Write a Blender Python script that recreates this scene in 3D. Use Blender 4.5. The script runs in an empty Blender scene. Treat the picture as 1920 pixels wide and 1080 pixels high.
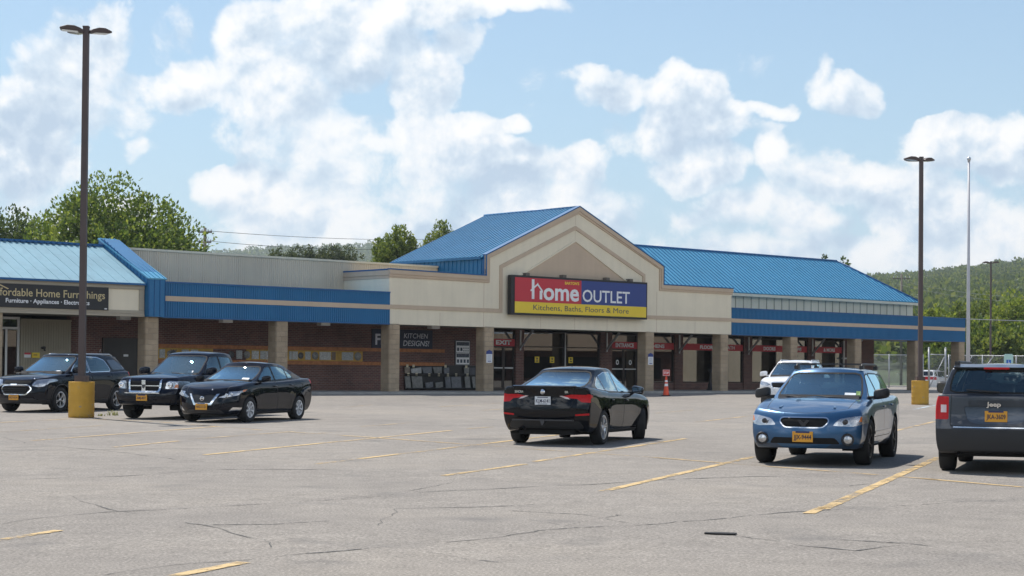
SKY_STR=0.075; CLOUD_STR=0.70; HAZE=(.29,.44,.60)
import bpy, bmesh, math, random
from mathutils import Vector, Matrix, noise as mnoise
random.seed(7)
SC = bpy.context.scene
SC.cycles.max_bounces = 6; SC.cycles.diffuse_bounces = 3; SC.cycles.glossy_bounces = 3; SC.cycles.transparent_max_bounces = 12; SC.cycles.caustics_reflective = False; SC.cycles.caustics_refractive = False
COL = SC.collection
R = math.radians
# ------------------------------------------------------------------ camera model
F = 3300.0; CX = 960.0; CY = 640.0; ROLL = 0.0088; PITCH = math.atan((694.7-640)/F); H = 1.58; SL = 0.006
_cr, _sr, _cp, _sp = math.cos(ROLL), math.sin(ROLL), math.cos(PITCH), math.sin(PITCH)
def ray(px, py):
    """direction (X/Y, Z/Y) in the world of a sight line of the surveyed photograph"""
    a = (px-CX)/F; b = -(py-CY)/F
    x = a*_cr-b*_sr; z = a*_sr+b*_cr
    y = _cp-z*_sp
    return x/y, (_sp+z*_cp)/y
_th = math.atan2(4620-CX, F)
UX, UY = math.sin(_th), math.cos(_th); NX, NY = -UY, UX
Y0 = 77.5; X0 = ray(1050, 700)[0]*Y0
BROT = math.atan2(UY, UX)
def uv(X, Y): return ((X-X0)*UX+(Y-Y0)*UY, (X-X0)*NX+(Y-Y0)*NY)
def W(u, v, z=0.0): return Vector((X0+u*UX+v*NX, Y0+u*UY+v*NY, z))
def fac(px, py, v=0.0):
    rx, rz = ray(px, py); Y = (v+X0*NX+Y0*NY)/(rx*NX+NY)
    return ((rx*Y-X0)*UX+(Y-Y0)*UY, H+rz*Y)
def sstep(a, b, x):
    t = min(1, max(0, (x-a)/(b-a))); return t*t*(3-2*t)
def gz(X, Y):
    """height of the paved lot: rises gently, with an apron up to the shop pavement"""
    z = SL*Y
    if z > .58: z = .58
    u, v = uv(X, Y)
    s = sstep(-10, -1.0, v)*sstep(-70, -40, u)
    return z+s*(.592-z)
def gnd(px, py):
    rx, rz = ray(px, py); Y = H/(SL-rz)
    for _ in range(25):
        Y += ((H+rz*Y)-gz(rx*Y, Y))/max(.004, (SL-rz))*.6
    return Vector((rx*Y, Y, gz(rx*Y, Y)))
# ------------------------------------------------------------------ object helpers
def tag(o, label=None, cat=None, group=None, kind=None):
    if label: o['label'] = label
    if cat: o['category'] = cat
    if group: o['group'] = group
    if kind: o['kind'] = kind
    return o
def empty(name, loc, rz=0.0, label=None, cat=None, group=None):
    o = bpy.data.objects.new(name, None); o.empty_display_size = .2
    COL.objects.link(o); o.location = loc; o.rotation_euler = (0, 0, rz)
    return tag(o, label, cat, group)
ORG = {}
def bthing(name, u, v, z, label, cat, group=None):
    o = empty(name, W(u, v, z), BROT, label, cat, group); ORG[o.name] = Vector((u, v, z)); return o
class MB:
    """collects boxes, prisms, tubes ... and links them as one mesh"""
    def __init__(s): s.bm = bmesh.new()
    def hexa(s, p):
        v = [s.bm.verts.new(q) for q in p]
        for f in ((0, 3, 2, 1), (4, 5, 6, 7), (0, 1, 5, 4), (1, 2, 6, 5), (2, 3, 7, 6), (3, 0, 4, 7)):
            s.bm.faces.new([v[i] for i in f])
        return s
    def box(s, a0, a1, b0, b1, c0, c1):
        return s.hexa([(a0, b0, c0), (a1, b0, c0), (a1, b1, c0), (a0, b1, c0), (a0, b0, c1), (a1, b0, c1), (a1, b1, c1), (a0, b1, c1)])
    def mark(s, i):
        for f in s.bm.faces:
            if not f.tag: f.material_index = i; f.tag = True
        return s
    def quad(s, *p):
        s.bm.faces.new([s.bm.verts.new(q) for q in p]); return s
    def prism(s, poly, b0, b1, ax='v'):
        """polygon extruded; ax 'v': poly in (u,z); 'z': poly in (x,y); 'u': poly in (v,z)"""
        def P(q, b): return {'v': (q[0], b, q[1]), 'z': (q[0], q[1], b), 'u': (b, q[0], q[1])}[ax]
        A = [s.bm.verts.new(P(q, b0)) for q in poly]; B = [s.bm.verts.new(P(q, b1)) for q in poly]
        fs = [s.bm.faces.new(A), s.bm.faces.new(B[::-1])]
        n = len(poly)
        for i in range(n):
            j = (i+1) % n; fs.append(s.bm.faces.new([A[j], A[i], B[i], B[j]]))
        bmesh.ops.recalc_face_normals(s.bm, faces=fs)
        return s
    def tube(s, p, q, r0, r1=None, n=10, cap=True):
        p = Vector(p); q = Vector(q); r1 = r0 if r1 is None else r1
        d = (q-p).normalized(); a = d.orthogonal().normalized(); b = d.cross(a)
        A = []; B = []
        for i in range(n):
            t = 2*math.pi*i/n; w = a*math.cos(t)+b*math.sin(t)
            A.append(s.bm.verts.new(p+w*r0)); B.append(s.bm.verts.new(q+w*r1))
        for i in range(n):
            j = (i+1) % n; f = s.bm.faces.new([A[i], A[j], B[j], B[i]]); f.smooth = True
        if cap: s.bm.faces.new(A[::-1]); s.bm.faces.new(B)
        return s
    def poly_tube(s, pts, r, n=6):
        for a, b in zip(pts, pts[1:]): s.tube(a, b, r, n=n, cap=False)
        return s
    def lathe(s, prof, n=20, c=(0, 0, 0), M=None, cap=True):
        """prof: (radius, height) along z"""
        rings = []
        for r, h in prof:
            ring = []
            for i in range(n):
                t = 2*math.pi*i/n; p = Vector((r*math.cos(t), r*math.sin(t), h))
                if M: p = M @ p
                ring.append(s.bm.verts.new(p+Vector(c)))
            rings.append(ring)
        for A, B in zip(rings, rings[1:]):
            for i in range(n):
                j = (i+1) % n; f = s.bm.faces.new([A[i], A[j], B[j], B[i]]); f.smooth = True
        if cap:
            s.bm.faces.new(rings[0][::-1]); s.bm.faces.new(rings[-1])
        return s
    def mesh(s, me, M):
        """add a mesh datablock transformed by M"""
        n0 = len(s.bm.verts); s.bm.from_mesh(me); s.bm.verts.ensure_lookup_table()
        for v in s.bm.verts[n0:]: v.co = M @ v.co
        return s
    def build(s, name, mat, parent=None, origin=None, smooth=False, **tags):
        if origin is None and parent is not None and parent.name in ORG: origin = ORG[parent.name]
        if origin is not None:
            for v in s.bm.verts: v.co -= Vector(origin)
        if smooth:
            for f in s.bm.faces: f.smooth = True
        me = bpy.data.meshes.new(name); s.bm.to_mesh(me); s.bm.free()
        for m in (mat if isinstance(mat, (list, tuple)) else [mat]): me.materials.append(m)
        o = bpy.data.objects.new(name, me); COL.objects.link(o)
        if parent is not None: o.parent = parent
        elif tags.pop('facade', False):
            o.location = W(*origin); o.rotation_euler = (0, 0, BROT)
        return tag(o, **tags)
_txt = {}
def text_mesh(s, bold=0.0):
    """lettering as a flat mesh, cap height 1, starting at x = 0; returns (mesh, width)"""
    k = (s, bold)
    if k not in _txt:
        cu = bpy.data.curves.new('lettering', 'FONT'); cu.body = s; cu.size = 1.0; cu.offset = bold; cu.resolution_u = 3
        o = bpy.data.objects.new('lettering', cu); COL.objects.link(o)
        me = bpy.data.meshes.new_from_object(o)
        bpy.data.objects.remove(o); bpy.data.curves.remove(cu)
        xs = [v.co.x for v in me.vertices]; x0 = min(xs); w = max(xs)-x0; c = .729
        for v in me.vertices: v.co = Vector(((v.co.x-x0)/c, v.co.y/c, 0))
        _txt[k] = (me, w/c)
    return _txt[k]
def facade_text(mb, s, u0, u1, z0, cap, v, bold=0.0, shear=0.0):
    """lettering standing on the facade plane between u0 and u1, baseline z0"""
    me, w = text_mesh(s, bold); k = (u1-u0)/w
    M = Matrix(((k, shear*cap, 0, u0), (0, 0, 0, v), (0, cap, 0, z0), (0, 0, 0, 1)))
    mb.mesh(me, M); return mb
# ------------------------------------------------------------------ materials
def newmat(name):
    m = bpy.data.materials.new(name); m.use_nodes = True
    nt = m.node_tree; return m, nt, nt.nodes['Principled BSDF']
def N(nt, typ, **kw):
    n = nt.nodes.new(typ)
    for k, v in kw.items():
        if k.startswith('i_'):
            key = k[2:]; key = int(key) if key.isdigit() else key.replace('_', ' ')
            n.inputs[key].default_value = v
        else: setattr(n, k, v)
    return n
def ramp(nt, fac_, stops):
    r = N(nt, 'ShaderNodeValToRGB'); e = r.color_ramp.elements
    while len(e) < len(stops): e.new(.5)
    for q, (p, c) in zip(e, stops): q.position = p; q.color = (*c, 1) if len(c) == 3 else c
    nt.links.new(fac_, r.inputs[0]); return r.outputs[0]
def mixc(nt, f, a, b, mode='MIX'):
    m = N(nt, 'ShaderNodeMix', data_type='RGBA', blend_type=mode)
    for s_, x in ((m.inputs[0], f), (m.inputs[6], a), (m.inputs[7], b)):
        if hasattr(x, 'is_output'): nt.links.new(x, s_)
        else: s_.default_value = x if not isinstance(x, (tuple, list)) else ((*x, 1) if len(x) == 3 else x)
    return m.outputs[2]
def math_(nt, op, a, b=None, c=None, clamp=False):
    m = N(nt, 'ShaderNodeMath', operation=op, use_clamp=clamp)
    for i, x in enumerate((a, b, c)):
        if x is None: continue
        if hasattr(x, 'is_output'): nt.links.new(x, m.inputs[i])
        else: m.inputs[i].default_value = x
    return m.outputs[0]
def M(name, col, rough=.6, metal=0.0, spec=.5, var=.12, vs=1.5, bump=0.0, bs=80, coat=0.0, streak=0.0):
    m, nt, b = newmat(name)
    b.inputs['Roughness'].default_value = rough; b.inputs['Metallic'].default_value = metal
    b.inputs['Specular IOR Level'].default_value = spec; b.inputs['Coat Weight'].default_value = coat
    b.inputs['Coat Roughness'].default_value = .03
    tc = N(nt, 'ShaderNodeTexCoord')
    no = N(nt, 'ShaderNodeTexNoise', i_Scale=vs, i_Detail=5, i_Roughness=.6)
    nt.links.new(tc.outputs['Object'], no.inputs['Vector'])
    lo = tuple(c*(1-var) for c in col); hi = tuple(min(1, c*(1+var)) for c in col)
    c = ramp(nt, no.outputs['Fac'], [(.3, lo), (.7, hi)])
    if streak:
        mp = N(nt, 'ShaderNodeMapping'); mp.inputs['Scale'].default_value = (3, 3, .25)
        nt.links.new(tc.outputs['Object'], mp.inputs[0])
        n2 = N(nt, 'ShaderNodeTexNoise', i_Scale=1.3, i_Detail=4); nt.links.new(mp.outputs[0], n2.inputs['Vector'])
        f = ramp(nt, n2.outputs['Fac'], [(.45, (0, 0, 0)), (.75, (streak,)*3)])
        c = mixc(nt, f, c, tuple(q*.45 for q in col))
    nt.links.new(c, b.inputs['Base Color'])
    if bump:
        n3 = N(nt, 'ShaderNodeTexNoise', i_Scale=bs, i_Detail=4); nt.links.new(tc.outputs['Object'], n3.inputs['Vector'])
        bu = N(nt, 'ShaderNodeBump', i_Strength=bump, i_Distance=.02); nt.links.new(n3.outputs['Fac'], bu.inputs['Height'])
        nt.links.new(bu.outputs[0], b.inputs['Normal'])
    return m
def brickmat(name, c1, c2, mortar, bw, bh, ms, rough=.85, bump=.4):
    m, nt, b = newmat(name); b.inputs['Roughness'].default_value = rough
    tc = N(nt, 'ShaderNodeTexCoord'); sp = N(nt, 'ShaderNodeSeparateXYZ'); nt.links.new(tc.outputs['Object'], sp.inputs[0])
    s = math_(nt, 'ADD', sp.outputs[0], sp.outputs[1])
    cb = N(nt, 'ShaderNodeCombineXYZ'); nt.links.new(s, cb.inputs[0]); nt.links.new(sp.outputs[2], cb.inputs[1])
    br = N(nt, 'ShaderNodeTexBrick', i_Scale=1.0, i_Mortar_Size=ms, i_Mortar_Smooth=.3, i_Brick_Width=bw, i_Row_Height=bh, i_Bias=0.0)
    br.inputs['Color1'].default_value = (*c1, 1); br.inputs['Color2'].default_value = (*c2, 1); br.inputs['Mortar'].default_value = (*mortar, 1)
    nt.links.new(cb.outputs[0], br.inputs['Vector'])
    no = N(nt, 'ShaderNodeTexNoise', i_Scale=.8, i_Detail=6, i_Roughness=.65); nt.links.new(tc.outputs['Object'], no.inputs['Vector'])
    f = ramp(nt, no.outputs['Fac'], [(.3, (.72,)*3), (.7, (1.22,)*3)])
    c = mixc(nt, 1.0, br.outputs['Color'], f, 'MULTIPLY')
    nt.links.new(c, b.inputs['Base Color'])
    n3 = N(nt, 'ShaderNodeTexNoise', i_Scale=25, i_Detail=5); nt.links.new(tc.outputs['Object'], n3.inputs['Vector'])
    h = math_(nt, 'SUBTRACT', n3.outputs['Fac'], br.outputs['Fac'])
    bu = N(nt, 'ShaderNodeBump', i_Strength=bump, i_Distance=.02); nt.links.new(h, bu.inputs['Height']); nt.links.new(bu.outputs[0], b.inputs['Normal'])
    return m
def glassmat(name, tint, refl=1.0, rough=0.0, gcol=(1, 1, 1)):
    m, nt, b = newmat(name); out = nt.nodes['Material Output']; nt.nodes.remove(b)
    tr = N(nt, 'ShaderNodeBsdfTransparent'); tr.inputs[0].default_value = (*tint, 1)
    gl = N(nt, 'ShaderNodeBsdfGlossy', i_Roughness=rough); gl.inputs[0].default_value = (*gcol, 1)
    fr = N(nt, 'ShaderNodeFresnel', i_IOR=1.52)
    f = math_(nt, 'MULTIPLY', fr.outputs[0], refl, clamp=True)
    mx = N(nt, 'ShaderNodeMixShader'); nt.links.new(f, mx.inputs[0]); nt.links.new(tr.outputs[0], mx.inputs[1]); nt.links.new(gl.outputs[0], mx.inputs[2])
    nt.links.new(mx.outputs[0], out.inputs[0]); return m
MAT = dict(
    brick=brickmat('dark_brick', (.185, .080, .062), (.120, .054, .046), (.22, .18, .155), .21, .072, .009),
    block=brickmat('split_block', (.45, .345, .235), (.38, .29, .195), (.36, .29, .21), .4, .2, .010, bump=.9),
    stucco=M('beige_stucco', (.80, .715, .55), .85, var=.05, vs=.7, bump=.15, bs=120, streak=.10),
    stucco_tan=M('tan_trim', (.57, .445, .325), .85, var=.05, vs=.7, bump=.1, bs=120, streak=.10),
    metal_tan=M('tan_cladding', (.65, .555, .42), .55, var=.06, vs=.5, streak=.18),
    batten=M('cream_cladding', (.74, .655, .49), .6, var=.05, vs=.5, streak=.15),
    blue=M('blue_sheet_metal', (.016, .148, .325), .46, var=.08, vs=.8, spec=.5),
    blue_dark=M('blue_trim_metal', (.012, .105, .27), .4, var=.08, vs=.8),
    roof=M('blue_roof_sheet', (.092, .335, .515), .36, var=.07, vs=.5, spec=.6, streak=.08),
    roof_old=M('faded_roof_sheet', (.205, .375, .45), .48, var=.10, vs=.5, spec=.5, streak=.2),
    roof_sheen=M('sheen_roof_sheet', (.135, .43, .62), .26, var=.06, vs=.5, spec=.7, streak=.06),  # roof blue lightened, the sky sheen on the gable pans is in the colour
    seam=M('shaded_blue_seam', (.028, .165, .33), .45),  # darker than the sheet: the shaded seam sides are put into this blue
    concrete=M('pavement_concrete', (.34, .325, .30), .9, var=.2, vs=1.2, bump=.2),
    dark=M('dark_interior', (.02, .019, .018), .8),
    panel_shaded=M('shaded_panel_tan', (.34, .30, .22), .6, var=.06, vs=.5, streak=.2),  # tan darkened to carry the shade under the canopy
    soffit=M('soffit_board', (.28, .26, .22), .8),
    white=M('white_paint', (.75, .75, .73), .5, var=.05),
    alu=M('aluminium_frame', (.55, .56, .57), .35, metal=.6, var=.05),
    bronze=M('bronze_frame', (.055, .045, .040), .4, metal=.4),
    black=M('black_paint', (.016, .016, .018), .45),
    signred=M('sign_red', (.55, .035, .052), .45, var=.03), signblue=M('sign_blue', (.030, .058, .235), .45, var=.03),
    signyel=M('sign_yellow', (.84, .61, .045), .45, var=.03), signwhite=M('sign_white', (.82, .82, .82), .5, var=.02),
    gold=M('sign_gold', (.55, .45, .24), .5, var=.03), navy=M('board_navy', (.022, .028, .055), .6),
    orange=M('cedar_board', (.42, .16, .055), .6, var=.3, vs=6), ochre=M('ochre_board', (.50, .30, .055), .6, var=.2, vs=3),
    glass=glassmat('shop_glass', (.40, .42, .41), 2.6),
)
# ================================================================== camera, sun, sky
cam = bpy.data.cameras.new('camera'); cam_o = bpy.data.objects.new('camera', cam); COL.objects.link(cam_o)
cam.sensor_width = 36; cam.lens = F/1920*36; cam.shift_y = (CY-540)/1920; cam.clip_end = 20000; cam.clip_start = .1
cam_o.matrix_world = Matrix.Translation((0, 0, H)) @ Matrix.Rotation(math.pi/2+PITCH, 4, 'X') @ Matrix.Rotation(ROLL, 4, 'Z')
SC.camera = cam_o
SUN_AZ = R(54); SUN_EL = R(58)
to_sun = Vector((-math.cos(SUN_AZ)*math.cos(SUN_EL), math.sin(SUN_AZ)*math.cos(SUN_EL), math.sin(SUN_EL)))
sl = bpy.data.lights.new('sun', 'SUN'); sl.energy = 3.4; sl.angle = R(.55); sl.color = (1, .95, .875)
so = bpy.data.objects.new('sun', sl); COL.objects.link(so); so.rotation_euler = (-to_sun).to_track_quat('-Z', 'Y').to_euler(); so.location = (0, 0, 60)
SC.view_settings.view_transform = 'Standard'; SC.view_settings.look = 'None'; SC.view_settings.gamma = 1; SC.view_settings.exposure = .64
SC.view_settings.use_curve_mapping = False

wd = bpy.data.worlds.new('World'); SC.world = wd; wd.use_nodes = True; nt = wd.node_tree
nt.nodes.clear()
sky = N(nt, 'ShaderNodeTexSky', sky_type='NISHITA', sun_disc=False, sun_elevation=SUN_EL, altitude=400, air_density=1.25, dust_density=.35, ozone_density=2.2)
sky.sun_rotation = math.atan2(to_sun.x, to_sun.y)
# --- clouds: banks laid out by compass direction (azimuth, elevation), broken up by fractal noise
def azel(px, py):
    rx, rz = ray(px, py); return math.atan(rx), math.atan(rz/math.hypot(1, rx))
CL = [  # px, py, half width, half height, weight (of the surveyed sky)
    (130, 130, 115, 130, 1.0), (60, 250, 100, 130, 1.0), (210, 60, 70, 90, .9), (30, 330, 110, 70, .8), (240, 190, 60, 80, .5), (265, 278, 36, 28, .42),
    (350, 165, 75, 55, 1.0), (460, 60, 80, 90, 1.0), (520, 160, 130, 110, .9), (640, 60, 170, 90, .9), (850, 10, 230, 40, .9), (600, 240, 200, 60, .55), (400, 350, 60, 40, .7), (480, 350, 110, 60, 1.0),
    (560, 400, 220, 60, .85), (800, 140, 60, 90, .95), (870, 75, 60, 40, .75), (840, 240, 110, 60, 1.0), (960, 225, 50, 30, .9), (900, 310, 170, 60, .95), (720, 265, 80, 26, .7), (1080, 300, 90, 50, 1.0),
    (1050, 380, 250, 70, .75), (760, 370, 160, 60, .6), (1150, 155, 105, 36, .9), (1290, 170, 65, 55, 1.0), (1250, 240, 60, 60, .9), (1330, 225, 90, 50, .95), (1430, 200, 70, 26, .75), (1300, 310, 110, 50, .9), (1445, 300, 40, 50, .75),
    (1350, 400, 160, 50, .55), (1550, 158, 44, 34, .5), (1598, 182, 54, 40, .6), (1790, 270, 140, 40, .95), (1880, 270, 90, 60, 1.0), (1640, 340, 160, 55, 1.0), (1780, 390, 220, 80, .75), (1520, 420, 120, 40, .6), (640, 330, 130, 130, .62), (560, 250, 120, 120, .5), (330, 60, 40, 70, .3), (1010, 180, 60, 60, .22), (1180, 260, 90, 60, .35), (1500, 330, 80, 70, .35), (1400, 120, 120, 50, .2), (700, 440, 330, 60, .6), (1000, 430, 300, 60, .7), (1500, 480, 500, 55, .6), (1850, 500, 200, 50, .6), (500, 480, 500, 45, .5), (1850, 430, 160, 70, .8), (1700, 470, 240, 50, .6), (150, 430, 200, 60, .5), (1420, 240, 50, 24, .3), (1250, 450, 700, 40, .35),
]
def cloud_group():
    g = bpy.data.node_groups.new('cloud_density', 'ShaderNodeTree')
    g.interface.new_socket('Vector', in_out='INPUT', socket_type='NodeSocketVector')
    g.interface.new_socket('Density', in_out='OUTPUT', socket_type='NodeSocketFloat')
    gi = g.nodes.new('NodeGroupInput'); go = g.nodes.new('NodeGroupOutput'); nt = g
    # puffy noise in (az, el) space
    n1 = N(nt, 'ShaderNodeTexNoise', i_Scale=15.0, i_Detail=12.0, i_Roughness=.66, i_Distortion=.35); nt.links.new(gi.outputs[0], n1.inputs['Vector'])
    n0 = N(nt, 'ShaderNodeTexNoise', i_Scale=20.0, i_Detail=5.0); nt.links.new(gi.outputs[0], n0.inputs['Vector'])
    off = N(nt, 'ShaderNodeVectorMath', operation='MULTIPLY_ADD'); off.inputs[1].default_value = (.05, .045, 0)
    nt.links.new(n0.outputs['Color'], off.inputs[0])
    ad = N(nt, 'ShaderNodeVectorMath', operation='SUBTRACT'); ad.inputs[1].default_value = (.025, .0225, 0)
    nt.links.new(gi.outputs[0], off.inputs[2]); nt.links.new(off.outputs[0], ad.inputs[0])
    sp = N(nt, 'ShaderNodeSeparateXYZ'); nt.links.new(ad.outputs[0], sp.inputs[0])
    acc = None
    for px, py, w, h, wt in CL:
        wt = min(1.15, wt*1.08+.06)
        a, e = azel(px, py); sw = F/(w*1.14); sh = F/(h*1.14); q = math.sqrt(wt)
        vm = N(nt, 'ShaderNodeVectorMath', operation='MULTIPLY_ADD'); vm.inputs[1].default_value = (sw*q, sh*q, 0); vm.inputs[2].default_value = (-a*sw*q, -e*sh*q, 0)
        nt.links.new(ad.outputs[0], vm.inputs[0])
        dt = N(nt, 'ShaderNodeVectorMath', operation='DOT_PRODUCT'); nt.links.new(vm.outputs[0], dt.inputs[0]); nt.links.new(vm.outputs[0], dt.inputs[1])
        k = math_(nt, 'SUBTRACT', wt, dt.outputs['Value'])
        acc = math_(nt, 'SMOOTH_MAX', acc if acc is not None else 0.0, k, .25)
    # elsewhere in the sky: scattered fair-weather banks
    big = N(nt, 'ShaderNodeTexNoise', i_Scale=2.2, i_Detail=4.0); nt.links.new(gi.outputs[0], big.inputs['Vector'])
    aw = math_(nt, 'ABSOLUTE', sp.outputs[0])
    out_ = math_(nt, 'MAXIMUM', math_(nt, 'MULTIPLY', math_(nt, 'SUBTRACT', aw, .34), 6.0, clamp=True), math_(nt, 'MULTIPLY', math_(nt, 'SUBTRACT', sp.outputs[1], .225), 6.0, clamp=True))
    far = math_(nt, 'MULTIPLY', math_(nt, 'MULTIPLY', math_(nt, 'SUBTRACT', big.outputs['Fac'], .43), 3.4, clamp=True), out_)
    far = math_(nt, 'MULTIPLY', far, math_(nt, 'MULTIPLY_ADD', sp.outputs[1], -3.2, 2.6, clamp=True))
    acc = math_(nt, 'MAXIMUM', acc, far)
    nz = math_(nt, 'SUBTRACT', n1.outputs['Fac'], .5)
    amp = math_(nt, 'MULTIPLY', math_(nt, 'MULTIPLY', acc, 6.0, clamp=True), 2.3)
    d = math_(nt, 'ADD', math_(nt, 'MULTIPLY_ADD', nz, amp, -.22), acc)
    nt.links.new(d, go.inputs[0])
    return g
CG = cloud_group()
tc = N(nt, 'ShaderNodeTexCoord'); s3 = N(nt, 'ShaderNodeSeparateXYZ'); nt.links.new(tc.outputs['Generated'], s3.inputs[0])
az = math_(nt, 'ARCTAN2', s3.outputs[0], s3.outputs[1]); el = math_(nt, 'ARCSINE', s3.outputs[2])
ae = N(nt, 'ShaderNodeCombineXYZ'); nt.links.new(az, ae.inputs[0]); nt.links.new(el, ae.inputs[1])
g1 = N(nt, 'ShaderNodeGroup', node_tree=CG); nt.links.new(ae.outputs[0], g1.inputs[0])
def billow(dx, dy, sc=15.0):
    o = N(nt, 'ShaderNodeVectorMath', operation='ADD'); o.inputs[1].default_value = (dx, dy, .7); nt.links.new(ae.outputs[0], o.inputs[0])
    n = N(nt, 'ShaderNodeTexNoise', i_Scale=sc, i_Detail=7.0, i_Roughness=.55, i_Distortion=.2); nt.links.new(o.outputs[0], n.inputs['Vector']); return n.outputs['Fac']
relief = math_(nt, 'MULTIPLY_ADD', math_(nt, 'SUBTRACT', billow(0, 0, 6.5), billow(-.022, .032, 6.5)), .75, math_(nt, 'MULTIPLY_ADD', math_(nt, 'SUBTRACT', billow(0, 0, 44.0), billow(-.0028, .0042, 44.0)), .3, math_(nt, 'SUBTRACT', billow(0, 0, 19.0), billow(-.006, .009, 19.0))))
mask = ramp(nt, g1.outputs[0], [(.0, (0, 0, 0)), (.08, (.15,)*3), (.20, (.52,)*3), (.36, (.87,)*3), (.65, (1, 1, 1))])
edge = ramp(nt, g1.outputs[0], [(.05, (.55,)*3), (.22, (.72,)*3), (.5, (.54,)*3), (1.0, (.44,)*3)])
up = N(nt, 'ShaderNodeVectorMath', operation='ADD'); up.inputs[1].default_value = (-.006, .013, 0); nt.links.new(ae.outputs[0], up.inputs[0])
g2 = N(nt, 'ShaderNodeGroup', node_tree=CG); nt.links.new(up.outputs[0], g2.inputs[0])
sun_side = math_(nt, 'MULTIPLY', math_(nt, 'SUBTRACT', g1.outputs[0], g2.outputs[0]), .55)
lit = math_(nt, 'ADD', math_(nt, 'MULTIPLY_ADD', relief, 3.2, edge), sun_side, clamp=True)
ccol = ramp(nt, lit, [(.0, (.50, .62, .76)), (.36, (.67, .77, .87)), (.62, (.87, .91, .95)), (.88, (1.0, .995, .985))])
# pale summer haze low over the horizon
hz = ramp(nt, s3.outputs[2], [(.0, (.80,)*3), (.06, (.6,)*3), (.16, (.35,)*3), (.34, (.0,)*3)])
skc = mixc(nt, hz, sky.outputs[0], tuple(q/SKY_STR for q in HAZE))
bs = N(nt, 'ShaderNodeBackground', i_Strength=SKY_STR); nt.links.new(skc, bs.inputs[0])
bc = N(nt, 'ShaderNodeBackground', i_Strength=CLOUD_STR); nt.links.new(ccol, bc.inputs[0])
# clouds behind the camera, front-lit there, are boosted further as fill for the shaded facade
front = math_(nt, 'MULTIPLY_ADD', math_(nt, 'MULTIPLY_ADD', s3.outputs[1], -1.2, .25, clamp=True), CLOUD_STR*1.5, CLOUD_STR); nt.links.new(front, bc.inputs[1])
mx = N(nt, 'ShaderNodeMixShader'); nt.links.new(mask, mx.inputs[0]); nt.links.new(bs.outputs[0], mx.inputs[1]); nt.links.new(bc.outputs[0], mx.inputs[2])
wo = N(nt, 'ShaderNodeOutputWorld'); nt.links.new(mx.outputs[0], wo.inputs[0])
wd.cycles.sampling_method = 'MANUAL'; wd.cycles.sample_map_resolution = 512

# ================================================================== ground
def asphalt():
    m, nt, b = newmat('aged_asphalt'); b.inputs['Roughness'].default_value = .92; b.inputs['Specular IOR Level'].default_value = .25
    tc = N(nt, 'ShaderNodeTexCoord'); O = tc.outputs['Object']
    def nz(s, d=5, r=.6):
        n = N(nt, 'ShaderNodeTexNoise', i_Scale=s, i_Detail=d, i_Roughness=r); nt.links.new(O, n.inputs['Vector']); return n.outputs['Fac']
    fine = ramp(nt, nz(38, 3, .8), [(.28, (.128, .115, .101)), (.5, (.268, .243, .213)), (.72, (.455, .415, .367))])
    mid = ramp(nt, nz(2.2, 6, .65), [(.25, (.86,)*3), (.75, (1.12,)*3)])
    big = ramp(nt, nz(.13, 6, .65), [(.28, (.80, .805, .82)), (.5, (.98,)*3), (.72, (1.13, 1.11, 1.07))])
    c = mixc(nt, 1.0, fine, mid, 'MULTIPLY'); c = mixc(nt, 1.0, c, big, 'MULTIPLY')
    # tyre-worn lanes and oil spots
    oil = ramp(nt, nz(.9, 3, .5), [(.60, (0, 0, 0)), (.76, (.5,)*3)])
    c = mixc(nt, oil, c, (.13, .125, .12))
    # hairline cracks
    w = N(nt, 'ShaderNodeTexNoise', i_Scale=.9, i_Detail=5, i_Roughness=.65); nt.links.new(O, w.inputs['Vector'])
    mp = N(nt, 'ShaderNodeVectorMath', operation='MULTIPLY_ADD'); mp.inputs[1].default_value = (1.5, 1.5, 0); nt.links.new(w.outputs['Color'], mp.inputs[0]); nt.links.new(O, mp.inputs[2])
    vo = N(nt, 'ShaderNodeTexVoronoi', feature='DISTANCE_TO_EDGE', i_Scale=.33); nt.links.new(mp.outputs[0], vo.inputs['Vector'])
    ck = ramp(nt, vo.outputs['Distance'], [(.0, (1, 1, 1)), (.0055, (.6,)*3), (.011, (0, 0, 0))])
    gate = ramp(nt, nz(.5, 3), [(.52, (0, 0, 0)), (.70, (.32,)*3)])
    ckm = mixc(nt, 1.0, ck, gate, 'MULTIPLY')
    c = mixc(nt, ckm, c, (.075, .072, .07))
    nt.links.new(c, b.inputs['Base Color'])
    bu = N(nt, 'ShaderNodeBump', i_Strength=.5, i_Distance=.01); nt.links.new(nz(60, 3, .7), bu.inputs['Height']); nt.links.new(bu.outputs[0], b.inputs['Normal'])
    return m
MAT['asphalt'] = asphalt()
MAT['grass'] = M('field_grass', (.07, .10, .035), .95, var=.4, vs=.08)
def sheet(name, mat, xs, ys, f, **t):
    mb = MB(); V = [[mb.bm.verts.new((x, y, f(x, y))) for x in xs] for y in ys]
    for j in range(len(ys)-1):
        for i in range(len(xs)-1): mb.bm.faces.new([V[j][i], V[j][i+1], V[j+1][i+1], V[j+1][i]])
    return mb.build(name, mat, smooth=True, **t)
fr = lambda a, b, n: [a+(b-a)*i/n for i in range(n+1)]
def gz_lot(x, y): return gz(x, y)
sheet('parking_lot', MAT['asphalt'], fr(-90, 170, 150), fr(-150, 150, 180), gz_lot, kind='structure')
# open land round the lot out to the horizon, a little lower than the asphalt
def gz_land(x, y):
    inside = -95 < x < 175 and -155 < y < 155
    return (gz(x, y)-.35) if inside else .2
sheet('ground', MAT['grass'], [-6000, -2500, -900, -300]+fr(-100, 190, 58)+[300, 900, 2500, 6000], [-6000, -2000, -600, -200]+fr(-160, 160, 60)+[300, 700, 1500, 3000, 6000], gz_land, kind='structure')
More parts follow.
